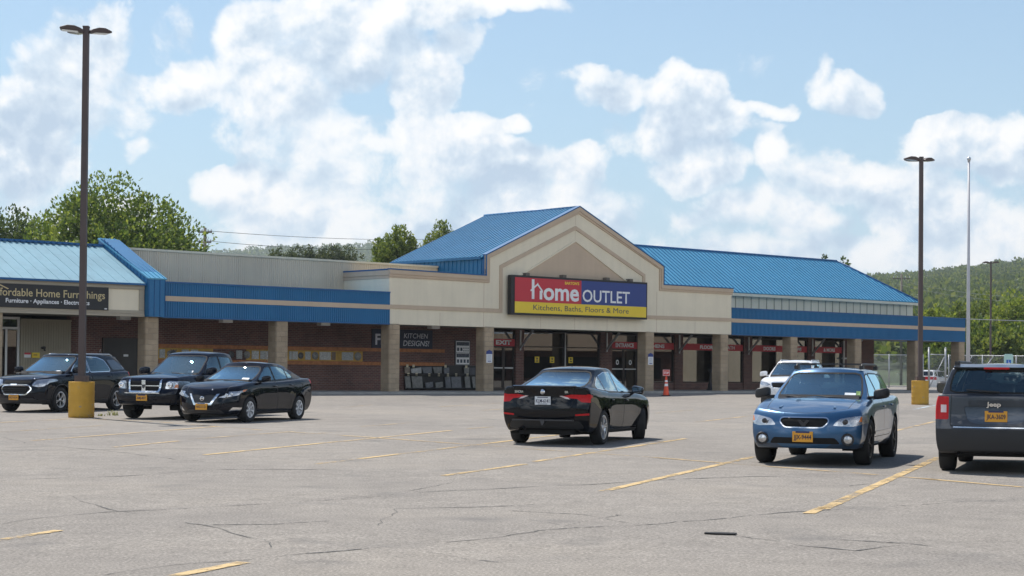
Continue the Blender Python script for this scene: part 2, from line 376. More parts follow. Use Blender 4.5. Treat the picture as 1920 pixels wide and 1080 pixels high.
# painted stall lines: (start px, end px), wear
def worn(name, col, lo, hi):
    m, nt, b = newmat(name); b.inputs['Roughness'].default_value = .8; out = nt.nodes['Material Output']
    tc = N(nt, 'ShaderNodeTexCoord'); no = N(nt, 'ShaderNodeTexNoise', i_Scale=9, i_Detail=7, i_Roughness=.75); nt.links.new(tc.outputs['Object'], no.inputs['Vector'])
    n2 = N(nt, 'ShaderNodeTexNoise', i_Scale=.9, i_Detail=3); nt.links.new(tc.outputs['Object'], n2.inputs['Vector'])
    s = math_(nt, 'MULTIPLY_ADD', n2.outputs['Fac'], .8, math_(nt, 'SUBTRACT', no.outputs['Fac'], .4))
    f = ramp(nt, s, [(lo, (1, 1, 1)), (hi, (0, 0, 0))])
    b.inputs['Base Color'].default_value = (*col, 1)
    tr = N(nt, 'ShaderNodeBsdfTransparent'); mx = N(nt, 'ShaderNodeMixShader'); nt.links.new(f, mx.inputs[0]); nt.links.new(tr.outputs[0], mx.inputs[1]); nt.links.new(b.outputs[0], mx.inputs[2])
    nt.links.new(mx.outputs[0], out.inputs[0]); return m
PAINT = {0: worn('road_paint', (.58, .41, .19), .45, .63), 1: worn('worn_paint', (.54, .385, .20), .46, .62), 2: worn('faint_paint', (.48, .36, .21), .41, .57), 3: worn('blue_paint', (.55, .66, .72), .45, .6)}
S = [((-40, 1020), (110, 995), 0, .12), ((325, 1081), (456.7, 1055), 0, .13), ((60, 826.7), (406, 800), 1, .12), ((-10, 793), (143, 785), 1, .12), ((-10, 811), (190, 798.3), 2, .12), ((213, 839), (336, 827), 1, .12), ((356, 824), (550, 809.5), 2, .12),
     ((383, 853.3), (640, 827.6), 0, .12), ((640, 828), (846.7, 807.3), 1, .12), ((590, 870.7), (1053, 815), 0, .12), ((831.7, 892.3), (985, 870.5), 0, .12), ((1000, 866), (1285, 822.7), 0, .12), ((1130, 921.7), (1413, 856.7), 0, .13), ((1516.7, 963.3), (1545, 951), 0, .13), ((1543, 955), (1760, 858), 0, .14), ((1678, 808), (1752, 790.7), 1, .12), ((1305, 791.7), (1413, 779.3), 1, .12),
     ((676.7, 800), (776.7, 792.3), 2, .12), ((823, 762.7), (950, 755), 2, .12), ((900, 770), (950, 766.7), 2, .12), ((876, 804), (925, 800.7), 2, .12), ((1230, 775), (1300, 769), 2, .12), ((560, 816), (640, 810), 2, .12), ((640, 764), (700, 759), 2, .12),
     ((158, 786), (280, 790), 1, .11), ((280, 790), (490, 806.7), 1, .11), ((500, 807.5), (640, 816.3), 2, .11), ((640, 816.5), (950, 838.5), 1, .12), ((966, 840), (1280, 861.7), 2, .11), ((1230, 858.5), (1580, 885.7), 1, .11), ((1590, 886.5), (1662, 892), 0, .11), ((1680, 893.5), (1760, 900), 1, .11), ((1728, 897.5), (1925, 914.5), 0, .11), ((1713, 768), (1753, 760), 3, .12)]
for i, (a, b, k, w) in enumerate(S):
    A = gnd(*a); B = gnd(*b); d = (B-A); d.z = 0; d.normalize(); n = Vector((-d.y, d.x, 0))*w/2; L = (B-A).length; m = max(2, int(L/.25)); mb = MB(); prev = None
    for j in range(m+1):
        p = A.lerp(B, j/m); q = [p+n*random.uniform(.86, 1.1), p-n*random.uniform(.86, 1.1)]
        vs = [mb.bm.verts.new((r.x, r.y, gz(r.x, r.y)+.006)) for r in q]
        if prev: mb.bm.faces.new([prev[0], prev[1], vs[1], vs[0]])
        prev = vs
    mb.build('parking_lot_marking', PAINT[k], kind='structure')
# long cracks in the asphalt (survey polylines)
CR = [[(0, 984), (100, 970), (200, 960), (330, 955), (450, 948), (640, 936)], [(640, 936), (760, 921), (860, 904)], [(190, 1078), (330, 1060), (450, 1050), (560, 1037), (640, 1031), (760, 1022), (850, 1013), (920, 1007), (1010, 995), (1110, 988), (1240, 983), (1300, 978)],
      [(640, 937), (720, 929), (840, 920), (960, 915), (1150, 905), (1280, 899)], [(1280, 978), (1390, 970), (1520, 960), (1700, 948), (1920, 934)], [(1280, 898), (1480, 892), (1600, 912), (1640, 905)], [(0, 902), (130, 896), (280, 890), (420, 880), (640, 880)], [(130, 930), (150, 940), (200, 953), (260, 965)], [(345, 980), (420, 997), (500, 1012), (515, 1030)],
      [(400, 984), (515, 985), (640, 976)], [(0, 820), (60, 832), (170, 843), (250, 850), (330, 862), (400, 866)], [(700, 985), (740, 955), (860, 952), (1040, 945)], [(990, 975), (1060, 986), (1160, 965), (1240, 975)], [(1380, 1005), (1500, 1022), (1600, 1032), (1720, 1022)], [(800, 1035), (870, 1052), (960, 1058)], [(0, 845), (120, 846), (230, 842), (420, 842)], [(960, 958), (1080, 966), (1200, 985)], [(1560, 1012), (1700, 1020), (1760, 1028)]]
MAT['crack'] = worn('crack_tar', (.085, .081, .076), .46, .64)
mb = MB(); rc = random.Random(3)
for pl in CR:
    pts = [gnd(*q) for q in pl]; path = []
    for a, b in zip(pts, pts[1:]):
        k = max(2, int((b-a).length/.12))
        path += [a.lerp(b, j/k) for j in range(k)]
    path.append(pts[-1]); prev = None; ph = rc.random()*50
    for j, p in enumerate(path[:-1]):
        d = path[j+1]-p; d.z = 0; d.normalize(); n = Vector((-d.y, d.x, 0)); k_ = .55+3.2*n.y*n.y
        o = n*(mnoise.noise((j*.11, ph, 0))*.16+mnoise.noise((j*.6, ph, 4))*.045); w = max(.0025, .0056+.0075*mnoise.noise((j*.25, ph, 9)))*k_
        vs = [mb.bm.verts.new((*(p+o+n*s*w).xy, gz(p.x, p.y)+.004)) for s in (1, -1)]
        if prev: mb.bm.faces.new([prev[0], prev[1], vs[1], vs[0]])
        prev = vs
mb.build('asphalt_cracks', MAT['crack'], kind='structure')
# shop pavement with its kerb
mb = MB(); mb.prism([(-40, -.95), (31.9, -.95), (31.9, 1.5), (27.2, 4.4), (-40, 4.4)], .3, .69, 'z')
mb.build('sidewalk', MAT['concrete'], origin=(0, 0, 0), facade=True, kind='structure')

# the shops on the far side of the lot, right of the frame (mirrored in the panes and the paintwork)
mb = MB(); mb.box(125, 150, 86, 160, .3, 8.2); mb.build('opposite_shops', MAT['stucco'], kind='structure'); mb = MB(); mb.box(125, 150, 5, 85.9, .3, 5.2); mb.build('opposite_shops', MAT['brick'], kind='structure'); mb = MB(); mb.box(121.5, 124.99, 5, 85.9, 3.9, 5.8); mb.build('opposite_fascia', MAT['stucco_tan'], kind='structure')
mb = MB(); [mb.box(124.9, 124.98, 7+k*6, 12.2+k*6, .75, 3.2) for k in range(13)]; mb.build('opposite_windows', MAT['dark'], kind='structure')
mb = MB(); mb.box(-70, 20, -125, -100, 0, 5.2); mb.box(-70, 20, -99.99, -97, 3.3, 5.6); mb.build('opposite_shops', MAT['stucco'], kind='structure')
# ================================================================== the shopping strip
ZB, ZT, ZS = 3.41, 4.72, .69      # fascia underside, fascia top, pavement
D = 3.1                            # depth of the covered walk
mall = empty('strip_mall', W(0, 0, 0), BROT, 'long single-storey brick shopping strip with blue metal roofs and a beige gabled front', 'building')
ORG[mall.name] = Vector((0, 0, 0))
def P(name, mat, mb, par=mall, **k): return mb.build(name, mat, par, origin=(0, 0, 0), **k)
# --- back walls
mb = MB()
mb.box(-20.0, -1.2, D, D+.3, ZS-.1, 6.0)                      # brick, left of the shop front
for a, b in ((.12, .62), (5.55, 6.32), (10.72, 11.32), (15.93, 16.60), (21.15, 21.76)): mb.box(a, b, D-.06, D+.3, ZS-.1, 3.6)
for a, b in ((8.12, 10.72), (11.32, 15.93), (16.60, 21.15)): mb.box(a, b, D, D+.3, ZS-.1, 1.05)
mb.box(24.3, 27.05, D, D+.3, ZS-.1, 3.6)
mb.box(26.75, 27.05, D+.3, 30, ZS-.1, 5.4)
mb.box(-45, -24.9, D, D+.3, ZS-.1, 3.6); mb.box(-22.05, -20.0, D, D+.3, ZS-.1, 6.0)
P('brick_wall', MAT['brick'], mb)
mb = MB(); mb.box(-24.05, -22.05, D-.05, D+.25, ZS-.1, 3.27); mb.box(-24.05, -22.05, D-.09, D-.05, 3.23, 3.30)
for k in range(20): mb.box(-24.05+k*.1, -24.0+k*.1, D-.062, D-.05, ZS, 3.2)
P('panelled_wall', MAT['panel_shaded'], mb)
# hidden body of the building: rear walls and flat roof
mb = MB(); mb.box(-45, 26.7, 30, 30.3, 0, 5.4); mb.box(-45, -44.7, D+.3, 30, 0, 5.4); mb.box(-45, 27.0, D+.3, 30.3, 5.41, 5.6)
P('flat_roof', MAT['concrete'], mb)
# --- ribbed sheet metal
def ribbed(mb, u0, u1, z0, z1, v, pitch=.1, dep=.025, fill=.5):
    n = int(round((u1-u0)/pitch)); p = (u1-u0)/n; prof = []
    for i in range(n):
        a = u0+i*p
        prof += [(a, v), (a+p*fill*.9, v), (a+p*fill, v-dep), (a+p*.93, v-dep)]
    prof.append((u1, v)); prev = None
    for a, b in prof:
        vs = [mb.bm.verts.new((a, b, z0)), mb.bm.verts.new((a, b, z1))]
        if prev: mb.bm.faces.new([prev[0], vs[0], vs[1], prev[1]])
        prev = vs
    return mb
def blue_fascia(u0, u1, pitch):
    mb = MB(); ribbed(mb, u0, u1, 4.19, ZT-.06, -.02, pitch); ribbed(mb, u0, u1, ZB+.02, 4.005, -.02, pitch)
    mb.box(u0, u1, -.005, .25, ZB, ZT-.02)
    f = P('blue_fascia', MAT['blue'], mb)
    mb = MB(); mb.box(u0, u1, -.07, .3, ZT-.06, ZT); mb.box(u0, u1, -.05, -.012, ZB-.02, ZB+.03)
    mb.build('coping', MAT['blue_dark'], f)
    mb = MB(); mb.box(u0, u1, -.055, -.008, 4.005, 4.19); mb.build('trim_band', MAT['stucco_tan'], f)
blue_fascia(-20.06, -9.55, .10)
blue_fascia(11.42, 31.22, .10)
mb = MB(); mb.box(31.0, 31.22, .26, 3.3, ZB, ZT-.02); mb.box(11.4, 31.0, .26, D+.3, 4.45, 4.6); mb.box(-20, -9.5, .26, D+.3, 4.45, 4.6)
mb.box(27.06, 31.0, 3.1, 3.3, ZB, 4.45)
P('canopy_end', MAT['blue'], mb)
mb = MB(); mb.box(-45, 31.0, .26, D, ZB+.03, ZB+.09); P('soffit', MAT['soffit'], mb)
# --- split-faced block columns
for a in (-26.78, -20.72, -15.04, -9.55, -4.45, 5.45, 10.66, 15.94, 21.22, 26.52, 30.68):
    mb = MB(); mb.box(a, a+.56, 0, .55, ZS-.1, ZB+.03)
    bmesh.ops.bevel(mb.bm, geom=[e for e in mb.bm.edges if abs(e.verts[0].co.z-e.verts[1].co.z) > 1], offset=.025, segments=2, affect='EDGES')
    P('column', MAT['block'], mb)
# --- beige gabled front
GX = 1.05; AP = (GX, 8.86); GL, GR = -4.45, 6.55; GE = 6.43
outline = [(-9.56, ZB), (11.42, ZB), (11.42, 5.62), (GR, 5.62), (GR, GE), AP, (GL, GE), (GL, 5.56), (-9.56, 5.62)]
mb = MB(); mb.prism(outline, 0, .13)
mb.box(-9.56, -9.2, .13, 3.1, ZB+.1, 5.5); mb.box(-9.2, 11.1, .131, .45, ZB+.02, 4.3)                       # left return
mb.box(11.1, 11.42, .13, 3.1, ZB+.1, 5.5)
mb.mark(0)
front_mb = mb
def strip(mb, pts, w, v0, v1):
    """mitred band of width w to the right-hand side below a polyline in the facade plane"""
    n = len(pts); inn = []
    for i, p in enumerate(pts):
        p = Vector(p); dirs = []
        if i > 0: dirs.append((p-Vector(pts[i-1])).normalized())
        if i < n-1: dirs.append((Vector(pts[i+1])-p).normalized())
        ns = [Vector((d.y, -d.x)) for d in dirs]; m = sum(ns, Vector((0, 0))).normalized()
        inn.append(p+m*(w/max(.3, m.dot(ns[0]))))
    for i in range(n-1):
        a, b, c, d_ = pts[i], pts[i+1], inn[i+1], inn[i]
        mb.hexa([(a[0], v0, a[1]), (b[0], v0, b[1]), (c[0], v0, c[1]), (d_[0], v0, d_[1]), (a[0], v1, a[1]), (b[0], v1, b[1]), (c[0], v1, c[1]), (d_[0], v1, d_[1])])
    return mb
mb = front_mb; strip(mb, [(-9.56, 5.355), (GL+.2, 5.345)], .05, -.03, -.002)
for (a, b) in ((-4.5, ZB), (6.15, ZB)): mb.box(a, a+.02, -.004, .01, ZB, 4.04)
for (a, b) in ((-4.5, 4.21), (6.15, 4.21)): mb.box(a, a+.02, -.004, .01, 4.21, 5.3)
for a in (-1.2, .855, 2.9, -6.9, 8.8): mb.box(a, a+.015, -.003, .01, ZB, 3.95)
mb.box(.85, .865, -.003, .01, 7.4, 7.84); mb.box(.85, .865, -.003, .01, 8.05, 8.6)
mb.mark(1)
front = P('gabled_front', [MAT['stucco'], MAT['stucco_tan']], mb)
top = [(-9.60, 5.62), (GL-.02, 5.58), (GL-.02, GE+.02), (GX, 8.88), (GR+.02, GE+.02), (GR+.02, 5.62), (11.46, 5.62)]
mb = MB(); strip(mb, top, .17, -.09, -.002); strip(mb, [(a, b-.17) if i in (0, 6) else (a+(.17 if i in (1, 2) else -.17 if i in (4, 5) else 0), b-(.17 if i in (1, 5) else .03 if i in (2, 4) else .19)) for i, (a, b) in enumerate(top)], .10, -.05, -.002)
band = [(-9.56, 4.205), (-3.62, 4.205), (-3.62, 6.06), (.86, 8.02), (5.34, 6.06), (5.34, 4.18), (11.42, 4.205)]
strip(mb, band, .155, -.045, -.002)
mb.build('trim_moulding', MAT['stucco_tan'], front, origin=(0, 0, 0))
# recessed triangular panel (sunk face of darker stucco) with sloped reveal
mb = MB(); tri = [(-2.45, 5.69), (4.18, 5.69), (.865, 7.33)]
mb.prism(tri, -.012, .02); mb.build('gable_panel', MAT['stucco_tan'], front, origin=(0, 0, 0))
mb = MB(); strip(mb, [(-2.62, 5.62), (.865, 7.39), (4.35, 5.62)], .06, -.05, -.001); mb.build('panel_moulding', MAT['stucco'], front, origin=(0, 0, 0))
# blue cap flashing along the whole silhouette
mb = MB(); strip(mb, [(a, b+.05) for a, b in top], .05, -.11, .12)
mb.box(-9.62, -9.1, .121, 3.1, 5.6, 5.66); P('cap_flashing', MAT['blue_dark'], mb)
mb = MB(); mb.box(-9.61, -9.561, .0, 3.1, 5.40, 5.60); mb.box(-9.59, -9.562, .0, 3.1, 5.27, 5.38); mb.build('return_moulding', MAT['stucco_tan'], front, origin=(0, 0, 0))
# --- standing-seam roofs
def slope(mb, a, b, c, d, pitch, hgt=.05, wid=.035, sm=None):
    sm = sm or mb
    """sheet a-b (eave) c-d (top, c above b, d above a) with seams running from eave to top"""
    a, b, c, d = map(Vector, (a, b, c, d)); n = (b-a).cross(d-a).normalized()
    if n.z < 0: n = -n
    mb.hexa([a-n*.05, b-n*.05, c-n*.05, d-n*.05, a, b, c, d])
    k = int((b-a).length/pitch); e = (b-a).normalized()*wid/2
    for i in range(k+1):
        t = (i+.5)/(k+1); p = a.lerp(b, t); q = d.lerp(c, t)
        if (q-p).length < .3: continue
        sm.hexa([p-e, p+e, q+e, q-e, p-e*.6+n*hgt, p+e*.6+n*hgt, q+e*.6+n*hgt, q-e*.6+n*hgt])
def hipslope(mb, a, b, c, d, pitch, hgt=.05, wid=.035, sm=None):
    sm = sm or mb
    """eave a-b, ridge d-c shorter than the eave; seams run square to the eave and die on the hips"""
    a, b, c, d = map(Vector, (a, b, c, d)); n = (b-a).cross(d-a).normalized()
    if n.z < 0: n = -n
    mb.hexa([a-n*.05, b-n*.05, c-n*.05, d-n*.05, a, b, c, d])
    e = (b-a).normalized(); L = (b-a).length; up = n.cross(e).normalized()
    if up.z < 0: up = -up
    h = (d-a).dot(up); td = (d-a).dot(e); tc_ = (c-a).dot(e); k = int(L/pitch)
    for i in range(k):
        t = (i+.5)*L/k; hh = h
        if t < td: hh = h*t/td
        elif t > tc_: hh = h*(L-t)/(L-tc_)
        if hh < .15: continue
        p = a+e*t; q = p+up*hh; w = e*wid/2
        sm.hexa([p-w, p+w, q+w, q-w, p-w*.6+n*hgt, p+w*.6+n*hgt, q+w*.6+n*hgt, q-w*.6+n*hgt])
RB = 6.35; EZ = 6.45
mb = MB(); sm = MB()
slope(mb, (GL-.12, RB, EZ-.06), (GL-.12, .13, EZ-.06), (GX, .13, 8.86), (GX, RB, 8.86), .262, .04, .06, sm)
slope(mb, (GR+.12, .13, EZ-.06), (GR+.12, RB, EZ-.06), (GX, RB, 8.86), (GX, .13, 8.86), .262, .04, .06, sm)
gr = P('gable_roof', MAT['roof_sheen'], mb); sm.build('standing_seam', MAT['seam'], gr, origin=(0, 0, 0))
mb = MB(); mb.tube((GX, .13, 8.885), (GX, RB+.02, 8.885), .05); mb.build('ridge_cap', MAT['blue'], gr, origin=(0, 0, 0))
mb = MB(); mb.box(GL-.15, GL-.10, .13, RB, EZ-.16, EZ-.045); mb.build('eave_flashing', MAT['blue'], gr, origin=(0, 0, 0))
mb = MB()
mb.box(GL, GL+.1, .131, RB-.1, 5.4, EZ-.1); mb.box(GR-.1, GR, .131, RB-.1, 5.4, EZ-.1)
for k in range(22): mb.box(GL-.03, GL, .2+k*.275, .235+k*.275, 5.6, EZ-.12)
mb.prism([(GL+.1, 5.5), (GR-.1, 5.5), (GR-.1, EZ-.1), (GX, 8.75), (GL+.1, EZ-.1)], RB-.2, RB-.1)
P('gable_side', MAT['blue'], mb)
HV0, HV1, HZ0, HZ1, HU1 = 2.8, 6.16, 5.68, 7.99, 30.98
HU0 = 5.0
mb = MB(); sm = MB()
hipslope(mb, (HU0, HV0, HZ0), (HU1, HV0, HZ0), (HU1-3.36, HV1, HZ1), (HU0+.01, HV1, HZ1), .305, .035, .07, sm)
hipslope(mb, (HU1, HV0, HZ0), (HU1, 2*HV1-HV0, HZ0), (HU1-3.36, HV1+.005, HZ1), (HU1-3.36, HV1-.005, HZ1), .305, .035, .07, sm)
hipslope(mb, (HU0, 2*HV1-HV0, HZ0), (HU1, 2*HV1-HV0, HZ0), (HU1-3.36, HV1, HZ1), (HU0, HV1, HZ1), .305, .035, .07, sm)
hr = P('hip_roof', MAT['roof'], mb); sm.build('standing_seam', MAT['seam'], hr, origin=(0, 0, 0))
mb = MB(); mb.tube((HU0, HV1, HZ1+.02), (HU1-3.36, HV1, HZ1+.02), .06)
for vv in (HV0, 2*HV1-HV0):
    hb = MB(); hb.tube((HU1-3.36, HV1, HZ1+.02), (HU1, vv, HZ0+.03), .055); hb.build('hip_cap', MAT['blue_dark'], hr, origin=(0, 0, 0))
mb.build('ridge_cap', MAT['blue_dark'], hr, origin=(0, 0, 0))
mb = MB(); mb.box(20.2, 20.75, HV1+.1, HV1+.5, HZ1-.2, HZ1+.09); mb.build('roof_vent', MAT['alu'], hr, origin=(0, 0, 0))
mb = MB(); mb.box(11.42, HU1, HV0-.02, HV0+.06, HZ0-.19, HZ0-.055); mb.box(HU1-.02, HU1+.03, HV0+.06, 9.3, HZ0-.19, HZ0-.055)
mb.box(11.42, HU1-.05, HV0+.06, D+.02, HZ0-.16, HZ0-.11)
mb.build('eave_board', MAT['batten'], hr, origin=(0, 0, 0))
mb = MB(); mb.box(11.43, 30.7, D, D+.2, 4.5, HZ0-.17); mb.box(30.5, 30.7, D+.2, 9.2, 4.3, HZ0-.17); mb.mark(0)
for k in range(31): mb.box(11.6+k*.615, 11.64+k*.615, D-.03, D-.001, 4.6, HZ0-.2)
mb.mark(1); P('batten_wall', [MAT['batten'], M('batten_joint', (.40, .355, .27), .7)], mb)
# --- corrugated tan parapet above the left canopy
mb = MB(); ribbed(mb, -20.1, GL-.06, 4.5, 6.03, D-.02, .098, .021); mb.box(-20.1, GL-.06, D-.005, D+.25, 4.5, 6.02)
pw = P('corrugated_parapet', MAT['metal_tan'], mb)
mb = MB(); mb.box(-20.1, GL-.06, D-.09, D+.32, 6.03, 6.11); mb.build('coping', MAT['batten'], pw, origin=(0, 0, 0))
# --- left shop: shed roof, beige fascia, blue fire-wall wing
mb = MB(); slope(mb, (-45, -.14, 4.60), (-20.78, -.14, 4.60), (-20.78, D, 6.10), (-45, D, 6.10), .46, .012, .02)
lr = P('shed_roof', MAT['roof_old'], mb)
mb = MB(); mb.box(-45, -20.78, -.18, -.12, 4.53, 4.60); mb.box(-45, -20.78, D-.06, D+.2, 6.08, 6.17)
for k in range(100): mb.box(-45+k*.24, -44.88+k*.24, D-.16, D-.06, 6.08, 6.13)
mb.build('eave_flashing', MAT['blue_dark'], lr, origin=(0, 0, 0))
mb = MB(); mb.box(-45, -20.79, 0, .3, ZB+.0, 4.54)
lf = P('left_fascia', MAT['stucco'], mb)
mb = MB(); mb.box(-45, -20.80, -.06, -.002, 4.38, 4.53); mb.box(-45, -20.80, -.05, -.002, 3.50, 3.62); mb.box(-45, -20.80, -.07, -.002, 3.40, 3.49); mb.box(-21.0, -20.80, -.045, -.002, 3.63, 4.37)
mb.build('trim_moulding', M('taupe_trim', (.40, .35, .27), .8, var=.05), lf, origin=(0, 0, 0))
FU0, FU1 = -20.77, -20.07
mb = MB(); mb.prism([(-.28, ZB), (-.28, 4.80), (D, 6.38), (D+.3, 6.38), (D+.3, 5.0), (.3, ZB)], FU0, FU1, 'u')
fw = P('fire_wall', MAT['blue'], mb)
mb = MB()
for k in range(14): mb.box(FU0-.02, FU0, -.2+k*.24, -.18+k*.24, 4.6+k*.115, 4.78+k*.122)
for u in (FU0+.01, FU0+.23, FU0+.46, FU1-.03): mb.box(u, u+.02, -.30, -.28, ZB, 4.79)
mb.build('seam', MAT['blue_dark'], fw, origin=(0, 0, 0))
mb = MB()
slope(mb, (FU0-.04, -.32, 4.80), (FU1+.04, -.32, 4.80), (FU1+.04, D+.3, 6.42), (FU0-.04, D+.3, 6.42), .2, .03, .02)
mb.build('sloped_cap', MAT['roof'], fw, origin=(0, 0, 0))
# --- soffit lights (boxes)
for u in (-20.9, -16.5, -11.9, -6.2):
    mb = MB(); mb.box(u-.22, u+.22, 1.1, 1.4, ZB-.10, ZB+.028); P('soffit_light', MAT['white'], mb)
# --- double steel door in the brick, left
mb = MB(); mb.box(-20.68, -19.28, D-.05, D-.002, ZS, 2.62)
dd = P('double_door', M('brown_steel_door', (.045, .040, .036), .55), mb)
mb = MB(); mb.box(-20.74, -20.68, D-.07, D-.002, ZS, 2.68); mb.box(-19.28, -19.22, D-.07, D-.002, ZS, 2.68); mb.box(-20.68, -19.28, D-.07, D-.002, 2.62, 2.68); mb.box(-19.99, -19.97, D-.056, D-.051, ZS, 2.62)
mb.build('door_frame', MAT['bronze'], dd, origin=(0, 0, 0))
mb = MB(); mb.box(-19.86, -19.66, D-.056, D-.051, 1.98, 2.06); mb.build('door_plate', MAT['alu'], dd, origin=(0, 0, 0))
# --- glazing
def window(name, u0, u1, z0, z1, mull=(), rails=(), fr_=.05, fm='bronze', gl='glass', v=D+.06):
    mb = MB(); mb.box(u0, u1, v, v+.012, z0, z1)
    w = P(name, MAT[gl], mb)
    mb = MB(); a = v-.04; b = v+.06
    mb.box(u0, u0+fr_, a, b, z0, z1); mb.box(u1-fr_, u1, a, b, z0, z1); mb.box(u0+fr_, u1-fr_, a, b, z0, z0+fr_); mb.box(u0+fr_, u1-fr_, a, b, z1-fr_, z1)
    for m in mull: mb.box(m-fr_/2, m+fr_/2, a+.002, b-.002, z0+fr_, z1-fr_)
    for r in rails: mb.box(u0+fr_, u1-fr_, a+.004, b-.004, r-fr_/2, r+fr_/2)
    mb.build('frame', MAT[fm], w, origin=(0, 0, 0)); return w
def door(u0, u1, z1, leaves, fm='bronze', bar=True):
    n = len(leaves)
    for a, b in leaves:
        mb = MB(); mb.box(a+.05, b-.05, D+.07, D+.08, ZS+.10, z1-.08); d = P('glass_door', MAT['glass'], mb)
        mb = MB(); mb.box(a, a+.06, D+.04, D+.11, ZS, z1); mb.box(b-.06, b, D+.04, D+.11, ZS, z1); mb.box(a+.06, b-.06, D+.041, D+.109, z1-.08, z1); mb.box(a+.06, b-.06, D+.041, D+.109, ZS, ZS+.12)
        mb.build('frame', MAT[fm], d, origin=(0, 0, 0))
        if bar:
            mb = MB(); mb.box(a+.06, b-.06, D+.02, D+.039, ZS+.98, ZS+1.03); mb.build('handle', MAT['alu'], d, origin=(0, 0, 0))
T = 3.36
window('transom_window', -1.2, .12, 2.69, T); door(-1.2, .12, 2.68, ((-1.18, -.54), (-.53, .10)))
window('shop_window', .62, 3.26, ZS+.02, T, (), (2.68,)); window('shop_window', 3.28, 5.55, ZS+.02, T, (), (2.68,))
mb = MB(); mb.box(3.245, 3.295, D-.03, D+.01, ZS, T); P('mullion', MAT['alu'], mb)
window('transom_window', 6.32, 8.12, 2.69, T); door(6.32, 8.12, 2.68, ((6.34, 7.21), (7.22, 8.10)))
for a, b, ms in ((8.12, 10.72, (9.0,)), (11.32, 15.93, (13.55, 14.75)), (16.60, 21.15, (18.6, 19.9))): window('shop_window', a, b, 1.05, T, ms)
window('shop_window', 21.76, 24.3, ZS+.02, T, (24.15,)); window('shop_window', -24.9, -24.05, ZS+.02, T, (), (2.95,), .09, 'white')
mb = MB(); mb.box(-24.62, -24.54, D-.01, D+.019, ZS, 2.95); P('mullion', MAT['white'], mb)
mb = MB(); mb.box(24.2, 24.28, D-.1, D-.02, ZS, T); mb.box(24.1, 24.4, D-.18, D-.03, 2.36, 2.44); P('downpipe', MAT['alu'], mb)
# inside the shop: floor, ceiling, partitions
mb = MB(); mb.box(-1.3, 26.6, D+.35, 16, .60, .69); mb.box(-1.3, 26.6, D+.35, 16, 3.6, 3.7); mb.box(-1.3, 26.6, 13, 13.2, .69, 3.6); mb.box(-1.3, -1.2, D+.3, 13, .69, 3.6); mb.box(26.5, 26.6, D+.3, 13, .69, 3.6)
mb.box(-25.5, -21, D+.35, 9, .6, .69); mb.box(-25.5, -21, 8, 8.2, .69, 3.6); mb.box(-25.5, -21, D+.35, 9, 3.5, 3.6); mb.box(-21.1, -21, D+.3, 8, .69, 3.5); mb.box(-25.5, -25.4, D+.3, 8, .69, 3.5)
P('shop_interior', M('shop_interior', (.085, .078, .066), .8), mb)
mb = MB()
for a, b, z, w in ((12.0, 13.4, 2.45, .5), (15.0, 15.8, 2.6, .3), (17.2, 18.5, 2.55, .3), (18.8, 19.7, 2.4, .4), (20.3, 21.0, 2.6, .3), (9.3, 10.0, 1.9, .3), (22.0, 22.9, 1.9, .3)):
    mb.box(a, b, D+.32, D+.32+w, .69, z)
P('display_panel', M('display_cream', (.70, .66, .55), .6), mb)
mb = MB()
for a, b, z in ((-.9, -.1, 1.65), (.9, 2.0, 1.3), (2.3, 3.1, 1.5), (3.6, 4.2, 1.2), (4.5, 5.3, 1.7), (6.6, 7.2, 1.4)): mb.box(a, b, D+2.2, D+2.9, .69, z)
P('shop_counter', M('counter_wood', (.16, .12, .09), .5), mb)
# knee braces of the canopy, bolted to the piers
for u in (.37, 5.93, 11.02, 16.27, 21.5, 24.75):
    mb = MB(); mb.hexa([(u-.035, D-.07, 2.55), (u+.035, D-.07, 2.55), (u+.035, D-.07, 2.65), (u-.035, D-.07, 2.65), (u-.035, D-.95, ZB-.02), (u+.035, D-.95, ZB-.02), (u+.035, D-.87, ZB+.02), (u-.035, D-.87, ZB+.02)])
    mb.box(u-.03, u+.03, D-.115, D-.061, 2.5, ZB)
    P('knee_brace', MAT['alu'], mb)
# --- signs (each hangs on the building but can be lifted off)
def signbox(name, pts, v0, v1, label, cat='sign', group=None):
    us = [p[0] for p in pts]; zs = [p[1] for p in pts]; c = ((min(us)+max(us))/2, v0, min(zs))
    return bthing(name, *c, label, cat, group), (min(us), max(us), min(zs), max(zs))
b = bthing('shop_sign', .96, -.04, 3.97, 'large illuminated box sign in red, blue and yellow reading home OUTLET under the gable', 'sign')
SU0, SU1, SZ0, SZ1 = -3.24, 5.16, 3.97, 5.67
mb = MB(); mb.box(SU0, SU1, -.34, -.12, SZ0, SZ1)
mb.build('cabinet', MAT['black'], b)
fw_ = .13; A0, A1, B0, B1 = SU0+fw_+.08, SU1-.07, SZ0+.09, SZ1-.09; spl = A0+(A1-A0)*.488; yz = B0+(B1-B0)*.315
mb = MB(); mb.box(A0, spl, -.35, -.341, yz, B1); mb.build('red_panel', MAT['signred'], b)
mb = MB(); mb.box(spl, A1, -.35, -.341, yz, B1); mb.build('blue_panel', MAT['signblue'], b)
mb = MB(); mb.box(A0, A1, -.35, -.341, B0, yz); mb.build('yellow_panel', MAT['signyel'], b)
LW = A1-A0; LH = B1-yz
mb = MB()
me_w = text_mesh('ome', .03)[1]
facade_text(mb, 'ome', A0+.205*LW, A0+.470*LW, yz+.13*LH, .74*LH, -.354, .025)
facade_text(mb, 'OUTLET', A0+.497*LW, A0+.866*LW, yz+.12*LH, .53*LH, -.354, .012)
